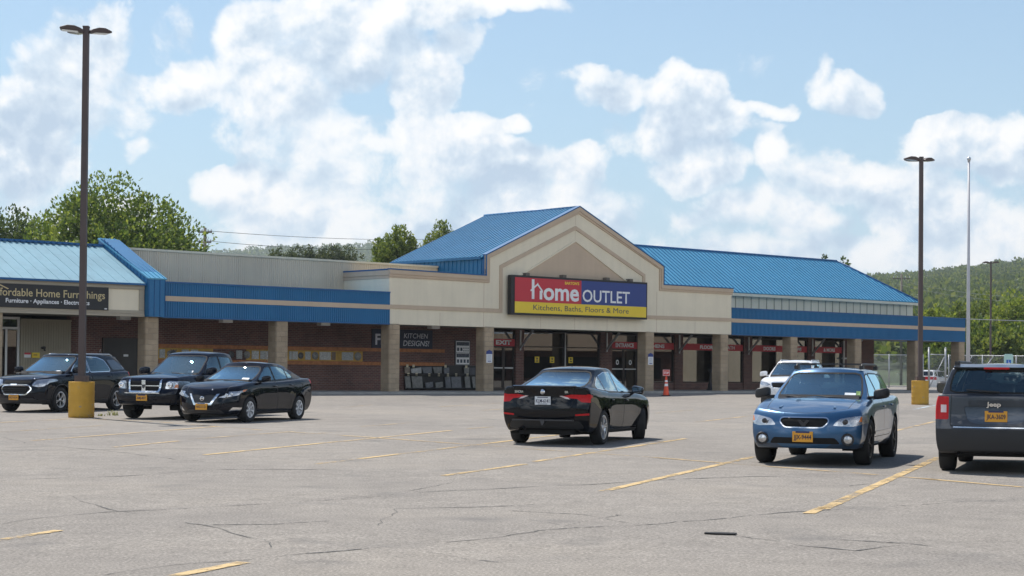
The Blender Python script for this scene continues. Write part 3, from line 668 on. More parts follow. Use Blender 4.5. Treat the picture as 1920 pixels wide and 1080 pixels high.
# the house-shaped letter h: tall stem with a chimney top, roof line and arch
hx0, hx1 = A0+.116*LW, A0+.197*LW; hz0 = yz+.13*LH; hz1 = yz+.95*LH; sw = .15
mb.box(hx0+.03, hx0+.03+sw, -.358, -.352, hz0, hz1)
mb.prism([(hx0-.06, hz0+.36*LH), (hx0-.02, hz0+.31*LH), (hx0+.40, hz0+.60*LH), (hx0+.40, hz0+.68*LH)], -.359, -.353)
mb.prism([(hx0+.36, hz0+.68*LH), (hx0+.36, hz0+.58*LH), (hx1+.02, hz0+.27*LH), (hx1+.02, hz0+.37*LH)], -.3595, -.3535)
mb.box(hx1-.16, hx1-.01, -.357, -.351, hz0, hz0+.36*LH)
mb.build('lettering', MAT['signwhite'], b)
mb = MB(); facade_text(mb, "BARTON'S", spl-.125*LW, spl-.018*LW, yz+.81*LH, .115*LH, -.354, .03); mb.build('small_lettering', MAT['signyel'], b)
mb = MB(); facade_text(mb, 'Kitchens, Baths, Floors & More', A0+.132*LW, A0+.858*LW, B0+.145, .245, -.354, .0); mb.build('tagline', M('sign_dark_text', (.05, .06, .10), .5), b)
mb = MB()
for u in (-2.3, -.1, 2.6, 4.1): mb.box(u, u+.2, -.26, .0, SZ1, SZ1+.13)
mb.build('mounting_bracket', M('bracket_steel', (.14, .12, .10), .6), b)
# left shop's sign
b = bthing('shop_sign', -24, -.05, 3.62, 'long black shop sign with gold lettering reading Affordable Home Furnishings', 'sign')
z1 = fac(201, 539.4)[1]; z0 = fac(201, 582)[1]; u1 = fac(201, 560)[0]; u0 = -28.6
mb = MB(); mb.box(u0, u1, -.10, -.051, z0, z1); mb.build('board', MAT['black'], b)
mb = MB(); mb.box(u1-.16, u1-.06, -.103, -.101, z0+.03, z0+.07); mb.build('maker_plate', MAT['signwhite'], b)
def px_text(mb, s, p0, p1, v, bold, capz=None, **k):
    ua, za = fac(*p0, v); ub, zb = fac(*p1, v); return facade_text(mb, s, ua, ub, (za+zb)/2, capz, v, bold, **k)
mb = MB(); fu1, fz = fac(194, 566.0); me_w = text_mesh('Affordable Home Furnishings', .008)[1]; fu0 = fac(-21, 560)[0]
facade_text(mb, 'Affordable Home Furnishings', fu0, fu1, 3.985, .275, -.104, .008)
mb.prism([(fu0-.15, 4.25), (fu0-.15, 4.21), (fac(0, 540)[0]-.15, 4.36), (fac(12, 545)[0], 4.20), (fac(14, 546)[0], 4.225), (fac(0, 540)[0]-.15, 4.40)], -.106, -.102)
mb.build('lettering', MAT['gold'], b)
mb = MB(); facade_text(mb, 'Furniture · Appliances · Electronics', fac(8, 575)[0], fac(165, 578)[0], 3.755, .15, -.104, .022); mb.build('tagline', MAT['signwhite'], b)
# red window banners
def banner(u0, u1, word, wu0, wu1, label, z0=2.68, z1=3.0, cap=.175):
    o = bthing('window_banner', (u0+u1)/2, D-.02, z0, label, 'banner', 'red banners across the shop windows')
    mb = MB(); mb.box(u0, u1, D-.005, D+.045, z0, z1); mb.build('band', MAT['signred'], o)
    if word:
        mb = MB(); facade_text(mb, word, wu0, wu1, z0+.075, cap, D-.009, .045); mb.build('lettering', MAT['signwhite'], o)
banner(-1.15, .10, 'EXIT', -1.05, -.12, 'red banner reading EXIT above the left glass doors', cap=.19)
banner(6.36, 8.08, 'ENTRANCE', 6.60, 7.86, 'red banner reading ENTRANCE above the right glass doors', cap=.19)
banner(8.14, 10.70, 'KITCHENS', 8.45, 10.02, 'red window banner reading KITCHENS beside the orange cone')
banner(11.34, 15.91, 'FLOORS', 12.62, 13.72, 'red window banner reading FLOORS')
mb_ = None
o = bthing('window_banner', 15.2, D-.03, 2.68, 'red window banner reading BATH partly behind a block column', 'banner', 'red banners across the shop windows')
mb = MB(); facade_text(mb, 'BATH', 14.55, 15.28, 2.755, .175, D-.009, .02); mb.build('lettering', MAT['signwhite'], o)
mb = MB(); mb.box(14.3, 15.92, D-.007, D-.0055, 2.682, 2.998); mb.build('band', MAT['signred'], o)
banner(16.62, 19.12, 'DOORS', 17.55, 18.52, 'red window banner reading DOORS above the parked white car')
banner(19.14, 21.13, 'WINDOWS', 19.42, 20.66, 'red window banner reading WINDOWS with its start behind a column')
banner(21.78, 24.14, '& MORE', 22.55, 23.55, 'red window banner reading & MORE next to the blank brick wall')
# store-hours cards on the two columns
for u, l in ((-4.33, 'small white and blue hours card on the block column left of the exit doors'), (5.60, 'small white and blue hours card on the block column right of the entrance doors')):
    o = bthing('hours_card', u+.16, -.02, 1.95, l, 'sign', 'hours cards on the columns')
    mb = MB(); mb.box(u, u+.32, -.025, -.004, 1.90, 2.33); mb.build('card', MAT['signwhite'], o)
    mb = MB(); mb.prism([(u-.01, 2.27), (u+.33, 2.27), (u+.31, 2.38), (u+.16, 2.45), (u+.01, 2.38)], -.030, -.003); mb.box(u+.06, u+.26, -.028, -.0255, 1.95, 1.985)
    mb.build('header', MAT['signblue'], o)
    mb = MB()
    for k in range(5): mb.box(u+.05, u+.27, -.028, -.0255, 2.03+k*.045, 2.045+k*.045)
    mb.build('text_lines', M('card_ink', (.35, .40, .50), .6), o)
# door stickers and notices
for a in (6.78, 7.66):
    o = bthing('door_sticker', a, D-.01, 2.1, 'round white ring sticker on the %s leaf of the entrance doors' % ('left' if a < 7 else 'right'), 'sticker', 'ring stickers on the entrance doors')
    mb = MB(); n = 16
    for k in range(n):
        t0, t1 = 2*math.pi*k/n, 2*math.pi*(k+1)/n
        q = lambda t, r: (a+r*.8*math.cos(t), D+.035, 2.02+r*math.sin(t))
        mb.quad(q(t0, .07), q(t1, .07), q(t1, .12), q(t0, .12))
    mb.build('ring', MAT['signwhite'], o)
for a, l in ((1.4, 'leftmost yellow notice on the big shop window'), (2.35, 'middle yellow notice on the big shop window'), (3.55, 'rightmost yellow notice, just right of the bright mullion')):
    o = bthing('window_notice', a, D, 2.0, l, 'notice', 'yellow notices on the shop window'); mb = MB(); mb.box(a, a+.27, D+.045, D+.055, 1.95, 2.23); mb.build('paper', MAT['signyel'], o)
    mb = MB(); mb.box(a+.06, a+.21, D+.042, D+.0445, 2.0, 2.05); mb.box(a+.09, a+.18, D+.042, D+.0445, 2.09, 2.18); mb.build('print', MAT['black'], o)
# FREE KITCHEN DESIGNS board
o = bthing('wall_sign', -6.4, D-.06, 2.45, 'dark navy wall sign reading FREE KITCHEN DESIGNS! on the brick', 'sign')
mb = MB(); mb.box(-8.07, -4.77, D-.05, D-.004, 2.46, 3.29); mb.build('board', MAT['navy'], o)
mb = MB(); facade_text(mb, 'FREE', -7.9, -6.62, 2.64, .46, D-.054, .03); facade_text(mb, 'KITCHEN', -6.36, -5.06, 2.93, .22, D-.054, .0, .15); facade_text(mb, 'DESIGNS!', -6.40, -4.98, 2.60, .24, D-.054, .01, .15)
mb.build('lettering', M('dim_lettering', (.62, .62, .66), .6), o)
# poster
o = bthing('poster_frame', -3.03, D-.05, 1.79, 'white framed poster of kitchen pictures on the brick wall', 'poster')
mb = MB(); mb.box(-3.47, -2.60, D-.05, D-.003, 1.78, 2.90); mb.build('frame', M('poster_grey', (.10, .10, .11), .5), o)
mb = MB(); mb.box(-3.42, -2.65, D-.056, D-.051, 1.83, 2.32); mb.box(-3.42, -2.65, D-.056, D-.051, 2.35, 2.85); mb.build('sheet', MAT['signwhite'], o)
mb = MB(); rp = random.Random(5)
for zb in (1.85, 2.37):
    mb.box(-3.40, -2.67, D-.06, D-.057, zb+.29, zb+.45)
    for k in range(2 if zb > 2 else 4): mb.box(-3.37+k*.19, -3.25+k*.19, D-.06, D-.057, zb+.05, zb+.2)
    if zb > 2:
        for k in range(3):
            for j in range(2): mb.box(-3.0+k*.12, -2.95+k*.12, D-.06, D-.057, zb+.03+j*.11, zb+.10+j*.11)
mb.build('pictures', M('poster_print', (.06, .075, .10), .5, var=.8, vs=14), o)
# black display rack with stone samples
o = bthing('sample_rack', -4.24, D-.3, ZS, 'black two-tier rack of grey stone slabs against the brick wall', 'display rack')
mb = MB(); mb.box(-6.26, -2.22, D-.06, D-.004, ZS+.02, 1.78); mb.box(-6.26, -2.22, D-.26, D-.06, ZS+.06, ZS+.11); mb.box(-6.26, -2.22, D-.2, D-.06, 1.34, 1.38); mb.build('backboard', MAT['black'], o)
Zs = lambda x, y: fac(680+x/6.354, 590+y/6.354, D-.14)
slabs = [((500, 622), (560, 622), (560, 698), (500, 698), 0), ((575, 645), (697, 627), (700, 698), (580, 698), 1), ((705, 628), (820, 622), (822, 698), (725, 698), 2), ((835, 628), (942, 622), (942, 698), (855, 698), 3), ((970, 632), (1030, 630), (1030, 702), (970, 702), 2), ((1208, 628), (1268, 630), (1268, 705), (1212, 705), 3), ((1275, 632), (1340, 632), (1340, 715), (1275, 715), 4),
         ((502, 735), (562, 735), (578, 880), (515, 880), 3), ((582, 735), (705, 735), (718, 880), (598, 880), 3), ((745, 812), (835, 800), (838, 860), (755, 880), 2), ((865, 812), (952, 800), (957, 860), (872, 880), 3), ((978, 740), (1040, 738), (1052, 880), (990, 880), 2), ((1052, 740), (1165, 738), (1178, 880), (1062, 880), 2), ((1212, 738), (1272, 738), (1285, 880), (1228, 880), 3), ((1298, 738), (1340, 738), (1345, 882), (1318, 882), 3)]
SM = [M('slab_%d' % i, c, .45, var=.25, vs=9) for i, c in enumerate([(.24, .20, .16), (.42, .43, .43), (.16, .17, .19), (.22, .22, .21), (.07, .075, .09)])]
for a, b_, c, d_, k in slabs:
    q = [Zs(*p) for p in (d_, c, b_, a)]; mb = MB(); mb.prism(q, D-.15, D-.11); mb.build('stone_slab', SM[k], o)
tagm = M('tag_cream', (.62, .55, .38), .6)
for x, y in ((528, 610), (603, 612), (983, 614), (1231, 620), (540, 710), (638, 710), (790, 716), (905, 717), (1012, 717), (1110, 717), (1245, 717)):
    a, z = Zs(x, y); mb = MB(); mb.box(a-.06, a+.06, D-.165, D-.155, z-.06, z+.06); mb.build('price_tag', tagm, o)
# cedar / ochre tile display along the brick wall
o = bthing('tile_display', -13, D-.06, 1.8, 'long ochre board of decorative tile samples with orange edging on the brick wall', 'display board')
mb = MB()
for a, b_ in ((-18.36, -15.9), (-14.35, -8.55)): mb.box(a, b_, D-.03, D-.004, 1.90, 2.33)
mb.build('backing', MAT['ochre'], o)
mb = MB(); mb.box(-18.36, -4.09, D-.07, D-.004, 2.335, 2.48); mb.box(-18.36, -4.09, D-.07, D-.004, 1.75, 1.895); mb.build('edging', MAT['orange'], o)
tl = [M('tile_%d' % i, c, .5, var=.45, vs=22) for i, c in enumerate([(.42, .43, .42), (.12, .12, .12), (.28, .27, .25), (.5, .5, .48), (.2, .14, .1)])]
for x0, x1, k in ((298, 308, 0), (312, 322, 2), (318, 330, 1), (340, 352, 0), (357, 370, 3), (427, 438, 1), (442, 453, 0), (456, 468, 2), (471, 484, 3), (487, 497, 0), (498, 502, 3), (541, 546, 0), (547, 557, 3), (558, 568, 1), (571, 581, 0), (584, 596, 2), (598, 619, 3), (621, 628, 4), (640, 661, 0), (662, 678, 2)):
    a = fac(x0, 662, D)[0]; b_ = fac(x1, 662, D)[0]; mb = MB()
    if k in (1, 2) and x1-x0 > 9: mb.lathe([(.0, 0), (min(b_-a, .36)/2, 0), (min(b_-a, .36)/2, .02), (.0, .02)], 14, ((a+b_)/2, D-.032, 2.115), Matrix.Rotation(R(90), 4, 'X'), cap=False)
    else: mb.box(a, b_, D-.052, D-.032, 1.95, 2.28)
    if x0 == 318 or x0 == 547:
        for i in range(5):
            for j in range(6):
                if (i+j) % 2: mb.box(a+(b_-a)*i/5, a+(b_-a)*(i+1)/5, D-.058, D-.0525, 1.95+.055*j, 1.95+.055*(j+1))
    mb.build('tile', tl[k], o)
# plates on the panelled wall
for p0, p1, m1, l, c in (((45, 661), (57, 670.5), 'signwhite', 'small white notice with a red header on the panelled wall', 'notice'), ((59, 661), (73, 671), 'signyel', 'yellow meter box on the panelled wall', 'utility box')):
    a, z1 = fac(*p0, D-.06); b_, z0 = fac(*p1, D-.06); o = bthing('wall_notice' if c == 'notice' else 'utility_box', a, D-.06, z0, l, c)
    mb = MB(); mb.box(a, b_, D-.12 if c != 'notice' else D-.08, D-.065, z0, z1); mb.build('panel', MAT[m1], o)
    mb = MB()
    if c == 'notice': mb.box(a, b_, D-.085, D-.0805, z1-.07, z1)
    else: mb.box(a+.05, b_-.1, D-.125, D-.1205, z0+.08, z1-.06)
    mb.build('header', MAT['signred'] if c == 'notice' else M('meter_ochre', (.42, .28, .04), .5), o)
a, z = fac(80, 652, D-.1); o = bthing('wall_spigot', a, D-.1, z-.1, 'small black wall tap on the panelled wall', 'tap')
mb = MB(); mb.tube((a, D-.062, z), (a, D-.25, z), .05); mb.tube((a, D-.22, z), (a+.02, D-.24, z-.12), .035); mb.build('tap', MAT['black'], o)
# bollard ashtray by the window
o = bthing('ash_urn', 12.05, 1.9, ZS, 'black post ashtray standing by the knee wall under the window', 'ashtray')
mb = MB(); mb.lathe([(.19, 0), (.19, .04), (.12, .09), (.10, .32), (.045, .40), (.042, .88), (.075, .90), (.075, 1.0), (.03, 1.03)], 16, (12.05, 1.9, ZS)); mb.build('urn', MAT['black'], o)
# ================================================================== vehicles
def lin(tab, x):
    """smooth interpolation through (x, value) pairs"""
    if x <= tab[0][0]: return tab[0][1]
    if x >= tab[-1][0]: return tab[-1][1]
    n = len(tab)
    for i in range(n-1):
        if x <= tab[i+1][0]:
            x0, y0 = tab[i]; x1, y1 = tab[i+1]; h = x1-x0; t = (x-x0)/h
            d = (y1-y0)/h
            def sl_(k):
                if k == 0 or k == n-1: return d
                a = (tab[k][1]-tab[k-1][1])/(tab[k][0]-tab[k-1][0]); b = (tab[k+1][1]-tab[k][1])/(tab[k+1][0]-tab[k][0])
                return 0 if a*b <= 0 else 2*a*b/(a+b)
            m0, m1 = sl_(i), sl_(i+1); t2 = t*t; t3 = t2*t
            return (2*t3-3*t2+1)*y0+(t3-2*t2+t)*h*m0+(-2*t3+3*t2)*y1+(t3-t2)*h*m1
def lattice(S, T, Q, pos, bottom=True):
    bm = bmesh.new(); V = {}
    ns, nt_, nq = len(S)-1, len(T)-1, len(Q)-1
    def v(i, j, k):
        if (i, j, k) not in V: V[(i, j, k)] = bm.verts.new(pos(S[i], T[j], Q[k]))
        return V[(i, j, k)]
    for i in range(ns):
        for j in range(nt_):
            bm.faces.new([v(i, j, nq), v(i+1, j, nq), v(i+1, j+1, nq), v(i, j+1, nq)])
            if bottom: bm.faces.new([v(i, j, 0), v(i, j+1, 0), v(i+1, j+1, 0), v(i+1, j, 0)])
    for i in range(ns):
        for k in range(nq):
            bm.faces.new([v(i, 0, k), v(i+1, 0, k), v(i+1, 0, k+1), v(i, 0, k+1)])
            bm.faces.new([v(i, nt_, k), v(i, nt_, k+1), v(i+1, nt_, k+1), v(i+1, nt_, k)])
    for j in range(nt_):
        for k in range(nq):
            bm.faces.new([v(0, j, k), v(0, j, k+1), v(0, j+1, k+1), v(0, j+1, k)])
            bm.faces.new([v(ns, j, k), v(ns, j+1, k), v(ns, j+1, k+1), v(ns, j, k+1)])
    return bm
def subd(bm, lv):
    me = bpy.data.meshes.new('tmp'); bm.to_mesh(me); bm.free()
    o = bpy.data.objects.new('tmp', me); COL.objects.link(o)
    md = o.modifiers.new('s', 'SUBSURF'); md.levels = lv; md.render_levels = lv
    ev = o.evaluated_get(bpy.context.evaluated_depsgraph_get()); m2 = bpy.data.meshes.new_from_object(ev)
    bpy.data.objects.remove(o); bpy.data.meshes.remove(me)
    out = bmesh.new(); out.from_mesh(m2); bpy.data.meshes.remove(m2); return out
def inside(p, poly):
    x, y = p; c = False; j = len(poly)-1
    for i in range(len(poly)):
        xi, yi = poly[i]; xj, yj = poly[j]
        if (yi > y) != (yj > y) and x < (xj-xi)*(y-yi)/(yj-yi)+xi: c = not c
        j = i
    return c
AX = {'x': (1, 2, 0), 'y': (0, 2, 1), 'z': (0, 1, 2)}
def cut(bm, ly, poly, ax, sgn, pid, frm=(0,), nmin=.25, lim=None):
    """score the outline of poly into the surface and mark the faces inside it"""
    a, b, c = AX[ax]; xs = [p[0] for p in poly]; ys = [p[1] for p in poly]
    x0, x1, y0, y1 = min(xs)-.06, max(xs)+.06, min(ys)-.06, max(ys)+.06
    fs = []; x0 += .055; x1 -= .055; y0 += .055; y1 -= .055
    for f in bm.faces:
        if f[ly] not in frm or f.normal[c]*sgn < nmin: continue
        vs = [v.co for v in f.verts]
        if max(v[a] for v in vs) < x0 or min(v[a] for v in vs) > x1 or max(v[b] for v in vs) < y0 or min(v[b] for v in vs) > y1: continue
        if lim is None or lim(f.calc_center_median()): fs.append(f)
    n = len(poly)
    for i in range(n):
        p, q = poly[i], poly[(i+1) % n]
        co = Vector((0, 0, 0)); co[a], co[b] = p; no = Vector((0, 0, 0)); no[a] = q[1]-p[1]; no[b] = p[0]-q[0]
        if no.length < 1e-6: continue
        g = set(fs)
        for f in fs: g.update(f.edges); g.update(f.verts)
        r = bmesh.ops.bisect_plane(bm, geom=list(g), plane_co=co, plane_no=no.normalized(), dist=1e-5)
        fs = [e for e in r['geom'] if isinstance(e, bmesh.types.BMFace)]
    hit = []
    for f in fs:
        m = f.calc_center_median()
        if inside((m[a], m[b]), poly): f[ly] = pid; hit.append(f)
    return hit
def grow(poly, d):
    """offset a polygon outwards by d"""
    n = len(poly); A = sum(poly[i][0]*poly[(i+1) % n][1]-poly[(i+1) % n][0]*poly[i][1] for i in range(n)); s = 1 if A > 0 else -1; out = []
    for i in range(n):
        p = Vector(poly[i]); e0 = (p-Vector(poly[i-1])).normalized(); e1 = (Vector(poly[(i+1) % n])-p).normalized()
        n0 = Vector((e0.y, -e0.x))*s; n1 = Vector((e1.y, -e1.x))*s; m = (n0+n1)
        m = m/max(.35, m.length_squared/2) if m.length > .1 else n0
        out.append(tuple(p+m*d))
    return out
def rounded(poly, r, n=2):
    out = []; k = len(poly)
    for i in range(k):
        p = Vector(poly[i]); a = Vector(poly[i-1])-p; b = Vector(poly[(i+1) % k])-p
        ra = min(r, a.length*.45); rb = min(r, b.length*.45); A = p+a.normalized()*ra; B = p+b.normalized()*rb
        for j in range(n+1):
            t = j/n; out.append(tuple(A*(1-t)**2+p*2*t*(1-t)+B*t*t))
    return out
mir = lambda poly: [(-p[0], p[1]) for p in poly]
def paint(name, col, metal=0.0, rough=.45):
    m, nt, b = newmat(name); b.inputs['Base Color'].default_value = (*col, 1); b.inputs['Metallic'].default_value = metal
    b.inputs['Roughness'].default_value = rough; b.inputs['Coat Weight'].default_value = 1; b.inputs['Coat Roughness'].default_value = .012; b.inputs['Coat IOR'].default_value = 1.38; b.inputs['Specular IOR Level'].default_value = .0 if not metal else .4
    tc = N(nt, 'ShaderNodeTexCoord'); no = N(nt, 'ShaderNodeTexNoise', i_Scale=260 if metal else 5, i_Detail=2); nt.links.new(tc.outputs['Object'], no.inputs['Vector'])
    c = ramp(nt, no.outputs['Fac'], [(.3, tuple(q*.85 for q in col)), (.7, tuple(min(1, q*1.15) for q in col))]); 
    # road dust gathers low on the panels
    sp = N(nt, 'ShaderNodeSeparateXYZ'); nt.links.new(tc.outputs['Object'], sp.inputs[0])
    n2 = N(nt, 'ShaderNodeTexNoise', i_Scale=3, i_Detail=5); nt.links.new(tc.outputs['Object'], n2.inputs['Vector'])
    d = math_(nt, 'MULTIPLY', math_(nt, 'MULTIPLY_ADD', sp.outputs[2], -2.2, 1.0, clamp=True), math_(nt, 'MULTIPLY', n2.outputs['Fac'], .06))
    nt.links.new(mixc(nt, d, c, (.16, .145, .125)), b.inputs['Base Color'])
    return m
CM = dict(
    tyre=M('tyre_rubber', (.018, .018, .018), .85, var=.2, vs=8), plastic=M('black_plastic', (.022, .022, .024), .5, var=.1), plastic_grey=M('grey_plastic', (.016, .0165, .018), .6),
    chrome=M('chrome', (.80, .81, .83), .10, metal=1, var=.02), silver=M('alloy_silver', (.60, .61, .63), .28, metal=.8, var=.04), gun=M('alloy_dark', (.06, .06, .065), .35, metal=.6), capgrey=M('hubcap_silver', (.68, .69, .71), .4, metal=.1),
    void=M('wheel_well', (.006, .006, .006), .9), seam=M('panel_gap', (.004, .004, .004), .8), inter=M('car_interior', (.030, .030, .033), .8), seat=M('seat_cloth', (.045, .046, .052), .9),
    lens=None, glass=glassmat('car_glass', (.55, .68, .70), 2.9, 0.0, (.62, .90, 1.0)), glass_dark=glassmat('privacy_glass', (.10, .11, .12), 2.1), mid_glass=glassmat('tinted_glass', (.30, .37, .39), 2.6, 0.0, (.72, .93, 1.0)),
    red=M('red_lens', (.50, .008, .012), .3, spec=.25, var=.15, vs=20), redpale=M('pale_lens', (.62, .50, .50), .15, coat=1), amber=M('amber_lens', (.75, .20, .03), .15, coat=1),
    plate=M('plate_gold', (.68, .32, .025), .5, var=.04), platew=M('plate_white', (.66, .68, .70), .5, var=.04), ink=M('plate_ink', (.015, .022, .06), .6), plateblue=M('plate_band', (.02, .03, .10), .5),
    mirror=M('mirror_glass', (.16, .17, .19), .05, metal=1, var=0), sticker=M('windscreen_sticker', (.70, .74, .78), .6), stickg=M('green_sticker', (.25, .40, .12), .6),
)
def lensmat():
    m, nt, b = newmat('headlamp_lens'); b.inputs['Roughness'].default_value = .22; b.inputs['Metallic'].default_value = .75; b.inputs['Coat Weight'].default_value = 1; b.inputs['Coat Roughness'].default_value = .02
    tc = N(nt, 'ShaderNodeTexCoord'); vo = N(nt, 'ShaderNodeTexVoronoi', i_Scale=9, distance='CHEBYCHEV'); nt.links.new(tc.outputs['Object'], vo.inputs['Vector'])
    nt.links.new(ramp(nt, vo.outputs['Color'], [(.1, (.34, .35, .37)), (.5, (.48, .49, .51)), (.9, (.64, .65, .66))]), b.inputs['Base Color']); return m
CM['lens'] = lensmat()
def seat_mesh(mb, x, y, z, w, h, head=True):
    """seat back with shoulders and a headrest, its lower edge at z"""
    def pill(cx, cy, cz, sx, sy, sz, tilt=-.22):
        n = 12
        for s in range(1):
            prof = []
            vs = []
            for a in range(7):
                ph = -math.pi/2+math.pi*a/6; ring = []
                for b in range(n):
                    th = 2*math.pi*b/n; e = lambda q: math.copysign(abs(q)**.55, q)
                    X = e(math.cos(ph))*e(math.cos(th))*sx; Yy = e(math.cos(ph))*e(math.sin(th))*sy; Z = e(math.sin(ph))*sz
                    ring.append(mb.bm.verts.new((cx+X+tilt*Z, cy+Yy, cz+Z)))
                vs.append(ring)
            for A, B in zip(vs, vs[1:]):
                for b in range(n):
                    f = mb.bm.faces.new([A[b], A[(b+1) % n], B[(b+1) % n], B[b]]); f.smooth = True
    pill(x, y, z+h/2, .09, w/2, h/2)
    if head: pill(x-.22*(h/2+.10), y, z+h+.12, .06, w*.27, .11)
def make_wheel(name, root, x, y, r, w, style, rimmat, steer=0.0):
    side = 1 if y > 0 else -1
    mb = MB(); rr = r*style.get('rim', .66)
    Mx = Matrix.Rotation(R(-90*side), 4, 'X')
    prof = [(rr*.98, -w*.5), (rr*1.02, -w*.5), (r*.93, -w*.5), (r*.985, -w*.40), (r, -w*.2), (r, w*.2), (r*.985, w*.40), (r*.93, w*.5), (rr*1.06, w*.5), (rr*1.0, w*.46), (rr*.96, w*.30)]
    mb.lathe(prof, 36, (0, 0, 0), Mx, cap=False)
    # tread grooves read as darker rings
    t = mb.build(name, CM['tyre'], root, origin=(0, 0, 0)); t.location = (x, y, r-.006); t.rotation_euler = (0, 0, steer)
    mb = MB(); n = style['n']; o = w*.40
    def T(rad, a, h): return Mx @ Vector((rad*math.cos(a), rad*math.sin(a), h))
    mb.lathe([(rr*.88, o), (rr*.99, o+.012), (rr*1.0, o), (rr*.97, o-.03), (rr*.88, o-.06)], 32, (0, 0, 0), Mx, cap=False)
    mb.lathe([(0.001, o+style.get('hub', .0)), (rr*.16, o+style.get('hub', .0)), (rr*.20, o-.02), (rr*.20, o-.06)], 16, (0, 0, 0), Mx, cap=False)
    sp = style.get('split', 0); a0 = style.get('a0', .3)
    for i in range(n):
        a = a0+2*math.pi*i/n
        for d in ((-sp, sp) if sp else (0,)):
            wi, wo = style['wi'], style['wo']
            p = [T(rr*.15, a+d*.3-wi*2.2, o-.005), T(rr*.15, a+d*.3+wi*2.2, o-.005), T(rr*.92, a+d+wo, o+.008), T(rr*.92, a+d-wo, o+.008)]
            q = [T(rr*.15, a+d*.3-wi*2.2, o-.04), T(rr*.15, a+d*.3+wi*2.2, o-.04), T(rr*.92, a+d+wo, o-.03), T(rr*.92, a+d-wo, o-.03)]
            mb.hexa(q+p)
    bmesh.ops.recalc_face_normals(mb.bm, faces=list(mb.bm.faces)); rim = mb.build('rim', rimmat, t)
    mb = MB(); mb.lathe([(.001, o-.07), (rr*.98, o-.07), (rr*.98, o-.10), (.001, o-.10)], 24, (0, 0, 0), Mx, cap=False); mb.build('dark_backing_disc', CM['void'], t)  # added dark backing disc, reads as shade between the spokes
    return t
def plate(root, name, x, y, z, w, h, txt, style, face=1, yaw=0.0):
    """number plate facing +x (face=1) or -x"""
    o = empty('number_plate', (0, 0, 0)); o.parent = root; bpy.data.objects.remove(o)
    mb = MB(); mb.box(x-.008, x+.008, y-w/2, y+w/2, z, z+h); p = mb.build('number_plate', CM['plate' if style == 'gold' else 'platew'], root)
    def put(s, yc, width, zb, cap, mat, nm, bold=.02):
        me, tw = text_mesh(s, bold); k = width/tw; mbt = MB()
        # reading direction: seen from the front the text runs towards -y for face +x ... mirrored for the rear
        dy = face
        Mt = Matrix(((0, 0, 0, x+face*.0105), (dy*k, 0, 0, yc-dy*width/2), (0, cap, 0, zb), (0, 0, 0, 1)))
        mbt.mesh(me, Mt); mbt.build(nm, mat, p)
    put(txt, y, w*.86, z+h*.26, h*.44, CM['ink'], 'lettering')
    if style == 'gold':
        mb = MB(); mb.box(x-.011, x+.011, y-w*.34, y+w*.34, z+h*.86, z+h*1.02); mb.build('plate_band', CM['plateblue'], p)
        put('NEW YORK', y, w*.44, z+h*.885, h*.10, CM['plate'], 'state_name', .0)
    else:
        mb = MB(); mb.box(x+face*.0082, x+face*.0095, y-w*.34, y+w*.34, z+h*.84, z+h*.93); mb.box(x+face*.0082, x+face*.0095, y-w*.3, y+w*.3, z+h*.06, z+h*.13); mb.build('plate_band', CM['ink'], p)
LV = 1
